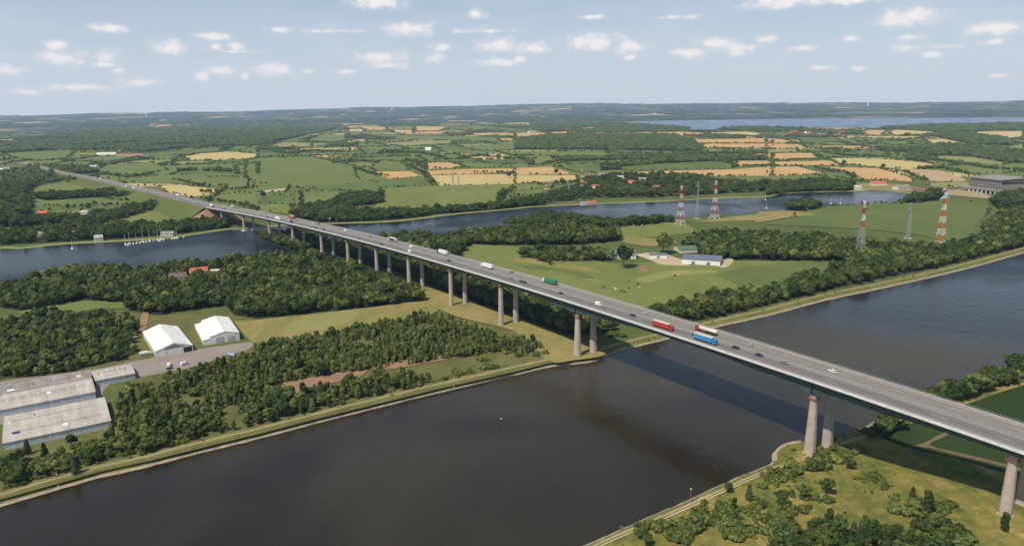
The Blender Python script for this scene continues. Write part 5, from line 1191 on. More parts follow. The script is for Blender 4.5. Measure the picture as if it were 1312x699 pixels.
VH = [('c', 562, 440, 612, 440, 610, 432, 'white', 'rtile', 'white village house with a red roof in the middle of the village', 5), ('c', 380, 462, 418, 462, 414, 452, 'white', 'rtile', 'red roofed house left end of the village by the meadow', 5), ('c', 425, 402, 460, 400, 456, 392, 'cwall', 'roofd', 'pale house behind the striped pylon', 4.5),
      ('c', 335, 445, 362, 445, 360, 436, 'brick', 'rtile', 'small red house directly beside the striped pylon in the village', 4.5), ('c', 362, 544, 408, 541, 404, 531, 'cwall', 'rtile', 'orange roofed cottage on the river shore', 4), ('c', 330, 546, 356, 545, 354, 537, 'white', 'roofd', 'small white cottage on the river shore', 4),
      ('c', 500, 415, 550, 415, 548, 405, 'cwall', 'roofg', 'pale low house at the back of the village', 4.5), ('c', 612, 424, 655, 424, 652, 414, 'white', 'roofd', 'white house at the back of the village', 4.5), ('c', 680, 460, 716, 464, 716, 448, 'brick', 'btile', 'brick house at the right end of the village', 4.5),
      ('c', 385, 408, 420, 408, 418, 398, 'brick', 'btile', 'brown house behind the trees left in the village', 4.5), ('a', 478, 300, 575, 298, 565, 287, 'white', 'tent', 'white hall with a bright roof far left beyond the motorway', 6), ('a', 580, 306, 712, 302, 706, 292, 'cwall', 'rtile', 'long building with a red roof far left', 5),
      ('a', 0, 378, 50, 374, 46, 365, 'white', 'tent', 'long white shed at the far left edge', 5), ('a', 440, 362, 476, 362, 474, 352, 'white', 'roofg', 'white house beside the far hedges', 5), ('a', 188, 594, 232, 592, 228, 584, 'brick', 'orange', 'low building with an orange roof among the left hedges', 4.5),
      ('a', 402, 590, 434, 589, 432, 580, 'cwall', 'roofg', 'pale cottage in the clearing on the left', 4.5), ('b', 350, 626, 361, 626, 360, 620, 'white', 'tent', 'tiny white house at the river shore beyond the bridge', 3.5), ('b', 835, 274, 862, 274, 860, 260, 'white', 'tent', 'white farm building far off between trees', 8),
      ('d', 530, 447, 600, 446, 596, 434, 'cwall', 'rtile', 'yellow walled house with an orange roof at the harbour', 6), ('d', 440, 466, 475, 466, 472, 448, 'cwall', 'roofg', 'cream house at the left of the harbour', 6), ('d', 660, 468, 720, 462, 716, 448, 'cwall', 'roofd', 'grey roofed harbour shed behind the pier', 5.5), ('d', 720, 478, 790, 482, 790, 470, 'brick', 'btile', 'brown roofed harbour shed nearest the water', 5),
      ('d', 128, 192, 160, 190, 156, 178, 'brick', 'rtile', 'red roofed house near the lake', 12), ('d', 200, 192, 226, 190, 224, 184, 'white', 'rtile', 'white house near the lake', 10), ('d', 370, 194, 392, 192, 390, 182, 'brick', 'rtile', 'brick house near the lake shore on the right', 12),
      ('c', 70, 190, 110, 188, 106, 180, 'white', 'roofg', 'distant pale farmstead in front of the far wood', 9), ('e', 470, 96, 512, 92, 508, 80, 'white', 'roofg', 'white boat shed between the shore trees left', 5), ('e', 800, 76, 860, 74, 852, 62, 'cwall', 'roofd', 'grey roofed club house behind the moored boats', 4), ('e', 175, 78, 212, 76, 208, 68, 'cwall', 'roofd', 'pale cottage among trees on the left river shore', 4.5), ('e', 345, 72, 375, 70, 372, 62, 'white', 'btile', 'small white cottage between shore trees', 4.5)]
for (k, x0, y0, x1, y1, x2, y2, wl, rf, lab, h) in VH:
    nm = 'shed' if 'shed' in lab or 'hall' in lab else ('cottage' if 'cottage' in lab else 'house')
    hall(nm, lab, 'building' if nm == 'shed' else 'house', k, (x0, y0), (x1, y1), (x2, y2), h, h * .7, wl, rf, wins=3, chimney=(nm != 'shed'), maxd=True)
# big concrete hall on the right
X = un(*px('d', 1010, 484), G0); X2 = un(*px('d', 1160, 503), G0)
u = np.array(X2) - np.array(X); Lu = np.hypot(*u); rz = math.atan2(u[1], u[0])
hb = thing('concrete_hall', 'big pale grey concrete hall with rows of small windows beside the wood on the right', 'hall', (X[0], X[1], G0), rz)
d_ = math.hypot(*X); hh = 60 / 3.885 / 934.6 * d_; dep = 60.0
b = MB(); b.box(0, Lu, 0, dep, hh * .30, hh * .95); b.build('wall', M['concd'], hb)
b = MB(); b.loft([[(-2, -2, hh * .95), (Lu + 2, -2, hh * .95), (Lu + 2, dep + 2, hh * 1.02), (-2, dep + 2, hh * 1.02)], [(-2, -2, hh * .99), (Lu + 2, -2, hh * .99), (Lu + 2, dep + 2, hh * 1.07), (-2, dep + 2, hh * 1.07)]]); b.build('roof', M['roofd'], hb)
b = MB(); b.box(-22, Lu + 3, -7, dep, hh * .20, hh * .30); b.build('platform', M['concd'], hb)
for i in range(7):
    b = MB(); x = Lu * (i + .3) / 7; b.box(x, x + 3, -6, -3, -1, hh * .2); b.build('column', M['parapet'], hb)
for r in range(3):
    for i in range(12):
        b = MB(); x = Lu * (i + .25) / 12; z = hh * (.40 + .17 * r); b.box(x, x + Lu * .04, -.4, -.01, z, z + hh * .08); b.build('window', M['glass'], hb)
for i in range(9):
    b = MB(); y = dep * (i + .3) / 9; b.box(Lu + .01, Lu + .5, y, y + 7, hh * .7, hh * .8); b.build('window', M['glass'], hb)
sheet('quay', pts('d', [(870, 490), (1000, 470), (1120, 512), (1282, 500), (1282, 512), (1100, 525), (960, 512), (880, 505)]), G0 + 1.0, M['path'])
sheet('quay', pts('d', [(450, 470), (480, 445), (640, 450), (760, 470), (850, 480), (850, 494), (640, 488), (560, 482), (470, 484)]), G0 + .9, M['t'])
# ------------------------------------------------------------------ pylons
def pylon(k, foot, top, label, w0, striped=True, n=9, arms=((.80, 1.0), (.92, .7)), greylow=0):
    X = P(k, *foot); d = math.hypot(X[0], X[1]); q0 = px(k, *foot); q1 = px(k, *top)
    hgt = abs(q0[1] - q1[1]) / F * math.sqrt(d * d + (H - X[2]) ** 2) * 1.02
    t = thing('pylon', label, 'pylon', X, .6); g = hgt / 60; wb = w0 * .85; wt = w0 * .16
    mats = ['white', 'red'] if striped else ['rail', 'rail']
    if striped == 'orange': mats = ['white', 'orange']
    def hw(f): return wb + (wt - wb) * min(f / .85, 1) ** .8 if f < .85 else wt
    for i in range(n):
        f0, f1 = i / n, (i + 1) / n; z0, z1 = f0 * hgt, f1 * hgt; a, c = hw(f0), hw(f1); b = MB(); r = .23 if striped else .18
        cs = [(-1, -1), (1, -1), (1, 1), (-1, 1)]
        for j in range(4):
            p, q = cs[j], cs[(j + 1) % 4]
            b.bar((p[0] * a, p[1] * a, z0), (p[0] * c, p[1] * c, z1), r)
            b.bar((p[0] * a, p[1] * a, z0), (q[0] * c, q[1] * c, z1), r * .7); b.bar((q[0] * a, q[1] * a, z0), (p[0] * c, p[1] * c, z1), r * .7)
            b.bar((p[0] * c, p[1] * c, z1), (q[0] * c, q[1] * c, z1), r * .7)
        b.build('lattice_section', M['rail' if (greylow and i < n * greylow) else mats[i % 2]], t)
    for f, l in arms:
        b = MB(); z = hgt * f; ln = hgt * .16 * l; w = hw(f)
        for sy in (-w, w):
            for sx in (-1, 1): b.bar((0, sy, z), (sx * ln, 0, z + .3), .28); b.bar((0, sy, z + hgt * .045), (sx * ln, 0, z + .3), .24); b.bar((sx * ln * .5, sy * .5, z), (sx * ln * .5, sy * .5, z + hgt * .025), .2)
        for sx in (-1, 1): b.bar((sx * ln, 0, z), (sx * ln, 0, z - hgt * .03), .16)
        b.build('cross_arm', M['red' if striped and striped != 'orange' else ('white' if striped else 'rail')], t)
    b = MB(); b.box(-wb - 1.2, -wb + 1.2, -wb - 1.2, -wb + 1.2, -1, .6); b.box(wb - 1.2, wb + 1.2, -wb - 1.2, -wb + 1.2, -1, .6); b.box(-wb - 1.2, -wb + 1.2, wb - 1.2, wb + 1.2, -1, .6); b.box(wb - 1.2, wb + 1.2, wb - 1.2, wb + 1.2, -1, .6); b.build('footing', M['parapet'], t)
pylon('c', (822, 650), (826, 466), 'red and white lattice pylon left of the grey one on the near river shore', 6.5)
pylon('c', (992, 622), (998, 445), 'tall red and white lattice pylon right of the grey one on the near river shore', 6.5)
pylon('c', (905, 622), (907, 445), 'slim grey lattice pylon between the two striped ones by the river', 3.2, False, arms=((.86, .7),))
pylon('i', (463, 402), (490, 140), 'striped lattice pylon with a grey lower half rising out of the tree belt', 5.5, arms=((.84, .9), (.93, .6)), greylow=.45)
pylon('i', (705, 292), (714, 138), 'slim grey lattice pylon standing in the green field', 3.0, False, arms=((.80, .9), (.93, .6)))
pylon('i', (862, 336), (882, 78), 'tallest orange and white striped pylon in front of the green field', 5.8, 'orange', n=10, arms=((.80, 1.0), (.93, .7)))
pylon('c', (332, 492), (337, 382), 'red and white pylon standing in front of the village', 5.5)
pylon('c', (152, 515), (150, 436), 'whitish striped pylon left of the village on the meadow', 5.0)
pylon('c', (267, 500), (267, 430), 'small grey pylon between the two striped ones at the village', 2.5, False, arms=((.86, .7),))
pylon('b', (975, 485), (977, 380), 'thin grey pylon on the pale stubble field', 2.6, False, arms=((.80, .9),))
pylon('b', (1000, 458), (1000, 415), 'short grey pylon far right on the pale field', 2.4, False, arms=((.86, .7),))
# distant towers on the horizon
for x, y0, y1, lab in ((205.8, 149, 144.2, 'tall white tower on the left horizon'), (1097, 141, 131.5, 'slender white tower on the right horizon'), (510, 146.5, 136.5, 'white tower on the wooded horizon in the middle')):
    X = un(x, 300, 0); r_ = 18500 / math.hypot(*X); X = (X[0] * r_, X[1] * r_); zz = hz(*X) - 5; b = MB(); q = 75 + 55 * (y0 - y1) / 10
    t = thing('tower', lab, 'tower', (X[0], X[1], zz))
    b.bar((0, 0, 0), (0, 0, q), 13, 8, 8); b.build('shaft', M['white'], t); b = MB(); b.bar((0, 0, q), (0, 0, q * 1.12), 14, 8, 14); b.build('head', M['white'], t)
# ------------------------------------------------------------------ canal lights, boats, bird, cattle, yard vehicles
def pole(k, foot, h, lab):
    X = P(k, *foot); t = thing('canal_light', lab, 'lamp post', X)
    b = MB(); b.bar((0, 0, -.3), (0, 0, h), .14, 8, .09); b.build('post', M['concd'], t)
    b = MB(); b.box(-.45, .45, -.45, .45, 0, .5); b.build('base', M['concd'], t)
    b = MB(); b.bar((0, 0, h), (0, 0, h + .18), .34, 10, .34); b.bar((0, 0, h + .18), (0, 0, h + .55), .24, 10, .12); b.build('lamp', M['white'], t)
pole('o', (643, 482), 6.8, 'thin lamp post on the towpath verge at the lower right'); pole('n', (293, 402), 6.5, 'lamp post on the towpath verge at the lower left'); pole('k', (977, 372), 5.5, 'lamp post on the canal verge below the young wood')
def boat(k, x, y, L_, lab, mast=9.0, rz=1.2):
    X = un(*px(k, x, y), G0 + .4); L_ *= 1.1; mast *= 1.25; t = thing('sailing_boat' if mast else 'motor_boat', lab, 'boat', (X[0], X[1], G0 + .4), rz, 'boats on the river')
    b = MB(); R = []
    for f, w in ((-.5, .6), (-.3, .95), (0, 1.0), (.25, .8), (.42, .35), (.5, .03)):
        w2 = w * L_ * .15; R.append([(f * L_, -w2, 1.15), (f * L_, -w2 * .7, .0), (f * L_, 0, -.35), (f * L_, w2 * .7, .0), (f * L_, w2, 1.15)])
    b.loft(R); b.build('hull', M['white'], t)
    b = MB(); b.loft([[(-.15 * L_, -.08 * L_, 1.15), (.22 * L_, -.06 * L_, 1.15), (.22 * L_, .06 * L_, 1.15), (-.15 * L_, .08 * L_, 1.15)], [(-.12 * L_, -.06 * L_, 1.9), (.14 * L_, -.05 * L_, 1.75), (.14 * L_, .05 * L_, 1.75), (-.12 * L_, .06 * L_, 1.9)]]); b.build('cabin', M['cwall'], t)
    if mast:
        b = MB(); b.bar((.08 * L_, 0, 1), (.08 * L_, 0, 1 + mast), .2, 6, .14); b.bar((.06 * L_, 0, 2.4), (-.36 * L_, 0, 2.3), .10, 6); b.build('mast', M['white'], t)
        b = MB(); b.bar((.04 * L_, 0, 2.6), (-.34 * L_, 0, 2.5), .22, 6); b.build('furled_sail', M['navy'], t)
BO = [(625, 130, 1, 'first sailing boat from the left in the moored row'), (645, 127, 1, 'second sailing boat from the left in the moored row'), (682, 124, 1, 'sailing boat with its bow beside the small jetty'), (712, 118, 1, 'sailing boat moored right of the jetty'), (745, 114, 1, 'sailing boat near the middle of the moored row'), (765, 112, 0, 'open motor boat in the middle of the moored row'), (786, 110, 1, 'tall masted sailing boat right of the motor boat'), (803, 106, 1, 'sailing boat with the tallest mast in front of the club house'),
      (856, 102, 0, 'white motor boat right of the moored row'), (880, 98, 1, 'sailing boat at the right end near the reeds'), (915, 94, 0, 'last motor boat beside the reeds'), (360, 152, 1, 'white boat alone under the trees on the left shore')]
for i, (x, y, m_, lab) in enumerate(BO): boat('e', x, y, 9.5 if m_ else 7, lab, [11, 12.5, 11.5, 13, 12, 0, 15, 16.5, 0, 12, 0, 11][i] if m_ else 0, -1.05 + .25 * math.sin(i * 2.3))
for x, y, lab in ((636, 134, 'low white boat between the first two sailing boats'), (664, 127, 'low white boat right of the second sailing boat'), (698, 122, 'low white boat just before the jetty'), (728, 118, 'low white boat right of the jetty'), (795, 111, 'low white boat under the tallest masts'), (815, 108, 'low white boat at the end of the jetty row'), (868, 101, 'small white boat between the last boats')):
    boat('e', x, y, 7.5, lab, 0, -1.0)
for x, y, lab in ((320, 548, 'small white boat on the river below the harbour'), (368, 548, 'second small white boat on the harbour water'), (0, 571, 'white boat at the left end of the harbour water')): boat('d', x, y, 9, lab, 9)
boat('c', 1246, 527, 10, 'white yacht out on the middle of the river', 11)
X = un(642.3, 536, 3.0); t = thing('bird', 'white bird gliding low over the canal', 'bird', (X[0], X[1], 3.0), 1.1)
b = MB(); R = []
for xx, r in ((-.35, .03), (-.2, .09), (0, .12), (.2, .10), (.32, .06), (.42, .02)): R.append([(xx, r * math.cos(2 * PI * k / 8), r * math.sin(2 * PI * k / 8) * .8) for k in range(8)])
b.loft(R)
for sy in (-1, 1): b.loft([[(.12, 0, .05), (.2, sy * .4, .2), (.02, sy * .95, .14), (-.04, sy * .9, .13), (-.1, sy * .4, .17), (-.12, 0, .04)], [(.12, 0, .08), (.2, sy * .4, .23), (.02, sy * .95, .16), (-.04, sy * .9, .15), (-.1, sy * .4, .2), (-.12, 0, .07)]])
b.loft([[(-.3, -.03, 0), (-.3, .03, 0), (-.3, .03, .02), (-.3, -.03, .02)], [(-.55, -.12, 0), (-.55, .12, 0), (-.55, .12, .015), (-.55, -.12, .015)]]); b.build('body', M['white'], t)
def cow_mesh():
    me = bpy.data.meshes.new('cow'); v = [(0, 0, 1.1), (.75, 0, 1.15), (-.75, 0, 1.15), (1.1, 0, 1.35), (1.4, 0, 1.2), (1.62, 0, .98), (-1.0, 0, 1.1), (-1.05, 0, .6)]; r = [.42, .38, .38, .2, .17, .1, .05, .04]
    e = [(0, 1), (0, 2), (1, 3), (3, 4), (4, 5), (2, 6), (6, 7)]
    for sx, bi in ((.7, 1), (-.75, 2)):
        for sy in (-.24, .24):
            n = len(v); dx = .04 if sx > 0 else -.08
            v += [(sx, sy, .85), (sx + dx, sy, .48), (sx, sy, .04)]; r += [.15, .09, .07]; e += [(bi, n), (n, n + 1), (n + 1, n + 2)]
    me.from_pydata(v, e, []); o = bpy.data.objects.new('tmp', me); COL.objects.link(o); md = o.modifiers.new('s', 'SKIN')
    for i, q in enumerate(me.skin_vertices[0].data): q.radius = (r[i], r[i]); q.use_root = (i == 0)
    o.modifiers.new('ss', 'SUBSURF').levels = 1
    dg = bpy.context.evaluated_depsgraph_get(); out = bpy.data.meshes.new_from_object(o.evaluated_get(dg)); bpy.data.objects.remove(o); return out
CM = cow_mesh()
for col, nm, lab, L_ in (('black', 'dark', 'dark cow grazing in the big pasture beyond the bridge', [('h', 565, 318), ('h', 612, 332), ('h', 568, 353), ('h', 545, 371), ('h', 528, 367), ('h', 795, 290), ('h', 440, 348)]),
                          ('cream', 'pale', 'white cow in one of the green meadows', [('h', 497, 355), ('h', 503, 362), ('h', 618, 350), ('c', 520, 652), ('c', 590, 660), ('c', 632, 660), ('c', 800, 480)])):
    for i, (k, x, y) in enumerate(L_):
        X = P(k, x, y); o = link('cow', colored(CM, M[col]), None); o.location = (X[0], X[1], X[2] + .42); o.rotation_euler = (0, 0, random.uniform(0, 6.28)); o.scale = (1.35,) * 3; tag(o, lab, 'cow', nm + ' cows in the meadows')
def yardcar(k, x, y, col, lab, kind, rz):
    X = P(k, x, y); car(0, 0, '', col, lab, kind, (X[0], X[1], X[2] + .22), rz, 'vehicles in the yard')
yardcar('j', 842, 268, 'white', 'white van in the yard left of the white car', 'van', 1.9); yardcar('j', 846, 282, 'navy', 'dark car parked in front of the white van', 'car', .4); yardcar('j', 920, 262, 'white', 'white van parked at the edge of the yard near the trees', 'van', .9)
X = P('j', 728, 212); t = thing('boat_trailer', 'large white boat hull stored on the grass beside the left tent hall', 'boat', X, .35)
b = MB(); R = [[(f * 9, -w * 1.6, 2.3), (f * 9, -w * 1.1, .9), (f * 9, 0, .55), (f * 9, w * 1.1, .9), (f * 9, w * 1.6, 2.3)] for f, w in ((-.5, .8), (-.2, 1), (.2, .9), (.5, .1))]; b.loft(R); b.box(-3.5, 1.0, -1, 1, 2.3, 3.1); b.build('hull', M['white'], t)
b = MB(); b.box(-4, 4, -.8, -.6, .4, .6); b.box(-4, 4, .6, .8, .4, .6); b.wheel(-1, 1.2, .4, .4, .25); b.wheel(-1, -1.2, .4, .4, .25); b.build('trailer', M['rail'], t)
X = P('j', 1156, 222); t = thing('tank', 'blue cylindrical tank lying on stands by the yard edge', 'tank', X, -.5)
b = MB(); R = []
for xx, k in ((-3.6, .7), (-3.4, 1), (3.4, 1), (3.6, .7)): R.append([(xx, 1.35 * k * math.cos(2 * PI * i / 14), 1.9 + 1.35 * k * math.sin(2 * PI * i / 14)) for i in range(14)])
b.loft(R); b.build('barrel', plain('faded_blue', (.22, .36, .50), .5, .1), t, True); b = MB(); b.box(-2.5, -2, -1.2, 1.2, 0, 1.2); b.box(2, 2.5, -1.2, 1.2, 0, 1.2); b.build('stand', M['concd'], t)
X = un(*px('j', 405, 432), G0 + 6.3)
# ------------------------------------------------------------------ plants: the nearest ones as things, the rest as stuff
keep = []
A = np.array([(t[2], t[3]) for t in TREES]); bad = np.zeros(len(A), bool)
for pl in FOOT:
    c = np.mean(pl, 0); q = [tuple(c + (np.array(p) - c) * 1.06 + (np.array(p) - c) / (np.hypot(*(np.array(p) - c)) + 1e-6) * 2.5) for p in pl]; bad |= inpoly(A, q)
for pl in FOOT:
    c = np.mean(pl, 0); dd = np.hypot(*c)
    if dd > 550:
        w = -c / dd; ln = min(9 * dd / 179, 75); pr = np.array([-w[1], w[0]]); hwid = max(abs((np.array(p) - c) @ pr) for p in pl) + 1
        if dd < 900: ln = 38
        bad |= inpoly(A, [tuple(c - pr * hwid), tuple(c + pr * hwid), tuple(c + pr * hwid + w * ln), tuple(c - pr * hwid + w * ln)])
bad |= inpoly(A, pts('j', [(640, 255), (780, 220), (1240, 150), (1225, 190), (1040, 248), (720, 318), (560, 345), (500, 440), (470, 340)]))
for c in pier_feet: bad |= np.hypot(A[:, 0] - c[0], A[:, 1] - c[1]) < 6
mid = [tuple(p) for p in mA]; mcl = offset(mid, sgn * W / 2)
bad |= (dist_line(A, mcl) < 22)
dcn = dist_line(A, canalN[::3]); bad |= (dcn < 12) & (A[:, 1] > 0) & ~inpoly(A, landS_poly)
sel = []
for t, b_ in zip(TREES, bad):
    lone = t[1].startswith('lone')
    if b_ and not lone: continue
    q = proj(t[2], t[3], t[4] + 3)
    if not (-60 < q[0] < 1372 and q[1] < 790): continue
    # nothing tall may poke through the deck
    rel = (np.array([t[2], t[3]]) - O0); s_ = rel @ DV; n_ = rel @ NV + 54.47 * (s_ / 1000) ** 2
    if -795 < s_ < 560 and -3 < n_ < 33: 
        if t[7] * 9.5 > 16 or (-420 < s_ < 120): continue
    sel.append(t)
def visd(t): return math.hypot(t[2], t[3]) / (t[7] if t[5] != 'shrub' else t[7] * .35)
def inframe(t):
    q = proj(t[2], t[3], t[4] + 4 * t[7]); return -5 < q[0] < 1317 and q[1] < 705
trees = sorted([t for t in sel if t[5] in ('broad', 'poplar', 'birch', 'maple') and inframe(t)], key=lambda t: (not t[1].startswith('lone'), math.hypot(t[2], t[3]) - (250 if t[1] == 'farbank' else 0)))[:300]
con = sorted([t for t in sel if t[5] == 'conifer' and inframe(t)], key=lambda t: (not t[1].startswith('lone'), math.hypot(t[2], t[3])))[:150]
shr_ = sorted([t for t in sel if t[5] == 'shrub' and inframe(t)], key=lambda t: math.hypot(t[2], t[3]))[:300]
chosen = set(id(t) for t in trees + con + shr_)
WL = {k: (lab) for k, lab, *_ in WOODS}
WL['slope'] = 'rough grass slope at the lower right'; WL['towpath'] = 'sandy ground above the canal towpath'; WL['hedgerow'] = 'hedgerow beyond the river'
def plant(t):
    d, key, x, y, z, kd, sx, sz = t; i = random.randrange(KINDS[kd])
    nm = {'broad': 'broadleaf_tree', 'maple': 'broadleaf_tree', 'birch': 'birch_tree', 'poplar': 'poplar_tree', 'conifer': 'conifer_tree', 'shrub': 'shrub'}[kd]
    place = {'slope': 'on the rough grassy slope at the lower right', 'towpath': 'on the open ground above the canal towpath', 'shore': 'in the dense wood by the left river shore', 'thicket': 'in the thicket behind the grey halls', 'young': 'in the young wood beside the sandy strip', 'canalside': 'in the tree belt along the canal towpath',
             'farbank': 'in the wood belt on the far canal bank', 'valley': 'in the shaded wood behind the piers', 'bottomright': 'in the dark clump at the bottom right', 'rightbank': 'on the right canal bank beyond the bridge'}.get(key, 'in the countryside beyond the bridge')
    if key.startswith('lone'): lab = LONE[int(key[4:])][5]; grp = None
    else:
        lab = {'broad': 'bushy green tree ', 'maple': 'light green spreading tree ', 'birch': 'slender light green tree ', 'poplar': 'slim green tree ', 'conifer': 'pointed dark green tree ', 'shrub': 'low green bush '}[kd] + place; grp = {'broad': 'bushy trees ', 'maple': 'spreading trees ', 'birch': 'slender trees ', 'poplar': 'slim trees ', 'conifer': 'pointed trees ', 'shrub': 'bushes '}[kd] + place
    rz = random.uniform(0, 2 * PI)
    if kd == 'shrub':
        o = link(nm, WHOLE[kd, i]); o.location = (x, y, z); o.rotation_euler = (0, 0, rz); o.scale = (sx, sx, sz); tag(o, lab, 'bush', grp); return
    r = thing(nm, lab, 'tree', (x, y, z), rz, grp); r.scale = (sx, sx, sz)
    link('crown', CROWN[kd, i], None, r); link('trunk', TRUNK[kd, i], None, r)
for t in trees + con + shr_: plant(t)
rest = {}
for t in sel:
    if id(t) in chosen: continue
    kk = 'bush' if t[5] == 'shrub' else t[1]
    rest.setdefault(kk, []).append((t[2], t[3], t[4], t[5], t[6], t[7]))
for k, T in rest.items():
    lab = {'bush': 'low bushes scattered on the open ground by the canal', 'farhedge': 'hedges and copses between the far fields', 'hedgerow': 'hedgerow trees between the fields beyond the river', 'towpath': 'bushes above the canal towpath', 'slope': 'bushes on the rough slope'}.get(k) or WL.get(k, 'trees')
    scatter({'bush': 'bushes', 'farhedge': 'hedges', 'hedgerow': 'hedgerow'}.get(k, 'woods'), T, lab, 'bushes' if k == 'bush' else ('hedges' if 'hedge' in k else 'woods'))
print('PLANTS', len(sel), 'kinds', {k: len(v) for k, v in rest.items()})
# ------------------------------------------------------------------ haze: thin scattering air, with a blue glow added in place of multiple scattering
b = MB(); b.box(-26000, 26000, -3000, 26000, -40, 1500); hzv = b.build('haze', None)
m = bpy.data.materials.new('haze_air'); m.use_nodes = True; nt = m.node_tree; nt.nodes.remove(nt.nodes['Principled BSDF'])
vs = N(nt, 'ShaderNodeVolumeScatter'); vs.inputs['Color'].default_value = (.60, .80, 1, 1); vs.inputs['Density'].default_value = 2.7e-5; vs.inputs['Anisotropy'].default_value = .1
em = N(nt, 'ShaderNodeEmission'); em.inputs[0].default_value = (.28, .50, 1.0, 1); em.inputs[1].default_value = 7.5e-6; ads = N(nt, 'ShaderNodeAddShader'); nt.links.new(vs.outputs[0], ads.inputs[0]); nt.links.new(em.outputs[0], ads.inputs[1])
nt.links.new(ads.outputs[0], nt.nodes['Material Output'].inputs['Volume']); hzv.data.materials.append(m); hzv['kind'] = 'structure'
# ------------------------------------------------------------------ sky
SUN_EL = math.radians(56); saz = math.atan2(-.64, -.77)
wd = bpy.data.worlds.new('World'); S.world = wd; wd.use_nodes = True; nt = wd.node_tree; L = nt.links.new; bg = nt.nodes['Background']
sky = N(nt, 'ShaderNodeTexSky'); sky.sky_type = 'NISHITA'; sky.sun_disc = False; sky.sun_elevation = SUN_EL; sky.sun_rotation = saz; sky.altitude = 180; sky.air_density = 1.0; sky.dust_density = .9; sky.ozone_density = 1.6
tc = N(nt, 'ShaderNodeTexCoord'); sx = N(nt, 'ShaderNodeSeparateXYZ'); L(tc.outputs['Generated'], sx.inputs[0])
azn = N(nt, 'ShaderNodeMath', operation='ARCTAN2'); L(sx.outputs[0], azn.inputs[0]); L(sx.outputs[1], azn.inputs[1])
eln = N(nt, 'ShaderNodeMath', operation='ARCSINE'); L(sx.outputs[2], eln.inputs[0])
cv = N(nt, 'ShaderNodeCombineXYZ'); L(azn.outputs[0], cv.inputs[0]); L(eln.outputs[0], cv.inputs[1])
sc1 = N(nt, 'ShaderNodeVectorMath', operation='MULTIPLY'); sc1.inputs[1].default_value = (1, 1.35, 1); L(cv.outputs[0], sc1.inputs[0])
ns = N(nt, 'ShaderNodeTexNoise', inp={'Scale': 62.0, 'Detail': 7.0, 'Roughness': .62}); L(sc1.outputs[0], ns.inputs['Vector'])
# clouds: surveyed centre (photo px), half width, half height, strength
CL = [(484, 4, 38, 8, 1), (610, 18, 14, 7, .8), (70, 58, 12, 6, 1), (83, 74, 24, 9, 1), (142, 36, 22, 6, 1), (137, 73, 14, 8, .9), (136, 83, 16, 4, .8), (216, 61, 19, 9, 1), (273, 47, 21, 6, .9), (278, 61, 9, 5, 1), (303, 60, 11, 5, 1), (353, 38, 17, 5, .7), (258, 97, 10, 6, 1), (286, 91, 18, 6, 1), (313, 97, 6, 5, .8),
      (350, 89, 22, 10, 1), (8, 90, 18, 6, 1), (38, 118, 15, 4, .9), (103, 112, 46, 4, 1), (182, 106, 20, 5, 1), (441, 92, 12, 4, 1), (485, 74, 32, 8, 1), (495, 84, 26, 5, 1), (524, 37, 36, 9, 1), (566, 60, 14, 6, .8), (556, 75, 14, 7, 1), (637, 58, 26, 10, 1), (640, 80, 34, 6, 1), (680, 62, 26, 8, 1), (760, 54, 40, 12, 1), (805, 60, 22, 9, 1), (808, 74, 8, 4, 1), (665, 77, 12, 5, 1),
      (885, 68, 30, 7, 1), (912, 55, 26, 7, 1), (945, 62, 30, 8, .9), (985, 50, 20, 7, .6), (945, 68, 16, 5, .9), (1000, 3, 50, 8, 1), (1080, 1, 50, 5, .9), (1162, 22, 34, 11, 1), (1154, 28, 28, 6, 1), (1275, 36, 32, 8, 1), (1275, 54, 18, 4, .8), (1052, 87, 16, 4, .8), (1098, 88, 13, 4, .7), (1166, 48, 20, 5, .6), (1165, 61, 20, 5, .7), (1195, 70, 11, 4, .9), (1090, 50, 20, 5, .5), (1030, 62, 22, 5, .5), (1283, 97, 14, 4, .5), (150, 90, 12, 4, .6), (870, 22, 40, 4, .3), (760, 22, 24, 4, .35), (620, 40, 60, 4, .35), (300, 66, 46, 3, .35), (395, 92, 14, 4, .4), (1210, 60, 30, 4, .3), (420, 40, 60, 4, .2)]
cur = None; curl = None
for (x, y, hw_, hh_, st) in CL:
    a, b_ = x - 656.0, y - 349.5; u, w = cr * a - sr * b_, sr * a + cr * b_
    d = Vector((u / F, cp - w / F * sp, -(sp + w / F * cp))).normalized(); az, el = math.atan2(d.x, d.y), math.asin(d.z)
    sub_ = N(nt, 'ShaderNodeVectorMath', operation='SUBTRACT'); L(cv.outputs[0], sub_.inputs[0]); sub_.inputs[1].default_value = (az, el, 0)
    mu = N(nt, 'ShaderNodeVectorMath', operation='MULTIPLY'); L(sub_.outputs[0], mu.inputs[0]); mu.inputs[1].default_value = (F / hw_ / 1.35, F / hh_ / 1.35, 0)
    ln = N(nt, 'ShaderNodeVectorMath', operation='LENGTH'); L(mu.outputs[0], ln.inputs[0])
    ma = N(nt, 'ShaderNodeMath', operation='MULTIPLY_ADD'); L(ln.outputs['Value'], ma.inputs[0]); ma.inputs[1].default_value = -1.0; ma.inputs[2].default_value = .62 + .38 * st
    if cur is None: cur = ma.outputs[0]
    else:
        mx = N(nt, 'ShaderNodeMath', operation='MAXIMUM'); L(cur, mx.inputs[0]); L(ma.outputs[0], mx.inputs[1]); cur = mx.outputs[0]
nn_ = N(nt, 'ShaderNodeMath', operation='MULTIPLY_ADD', inp={1: 1.9, 2: -.95}); L(ns.outputs['Fac'], nn_.inputs[0])
ad = N(nt, 'ShaderNodeMath', operation='ADD'); L(cur, ad.inputs[0]); L(nn_.outputs[0], ad.inputs[1])
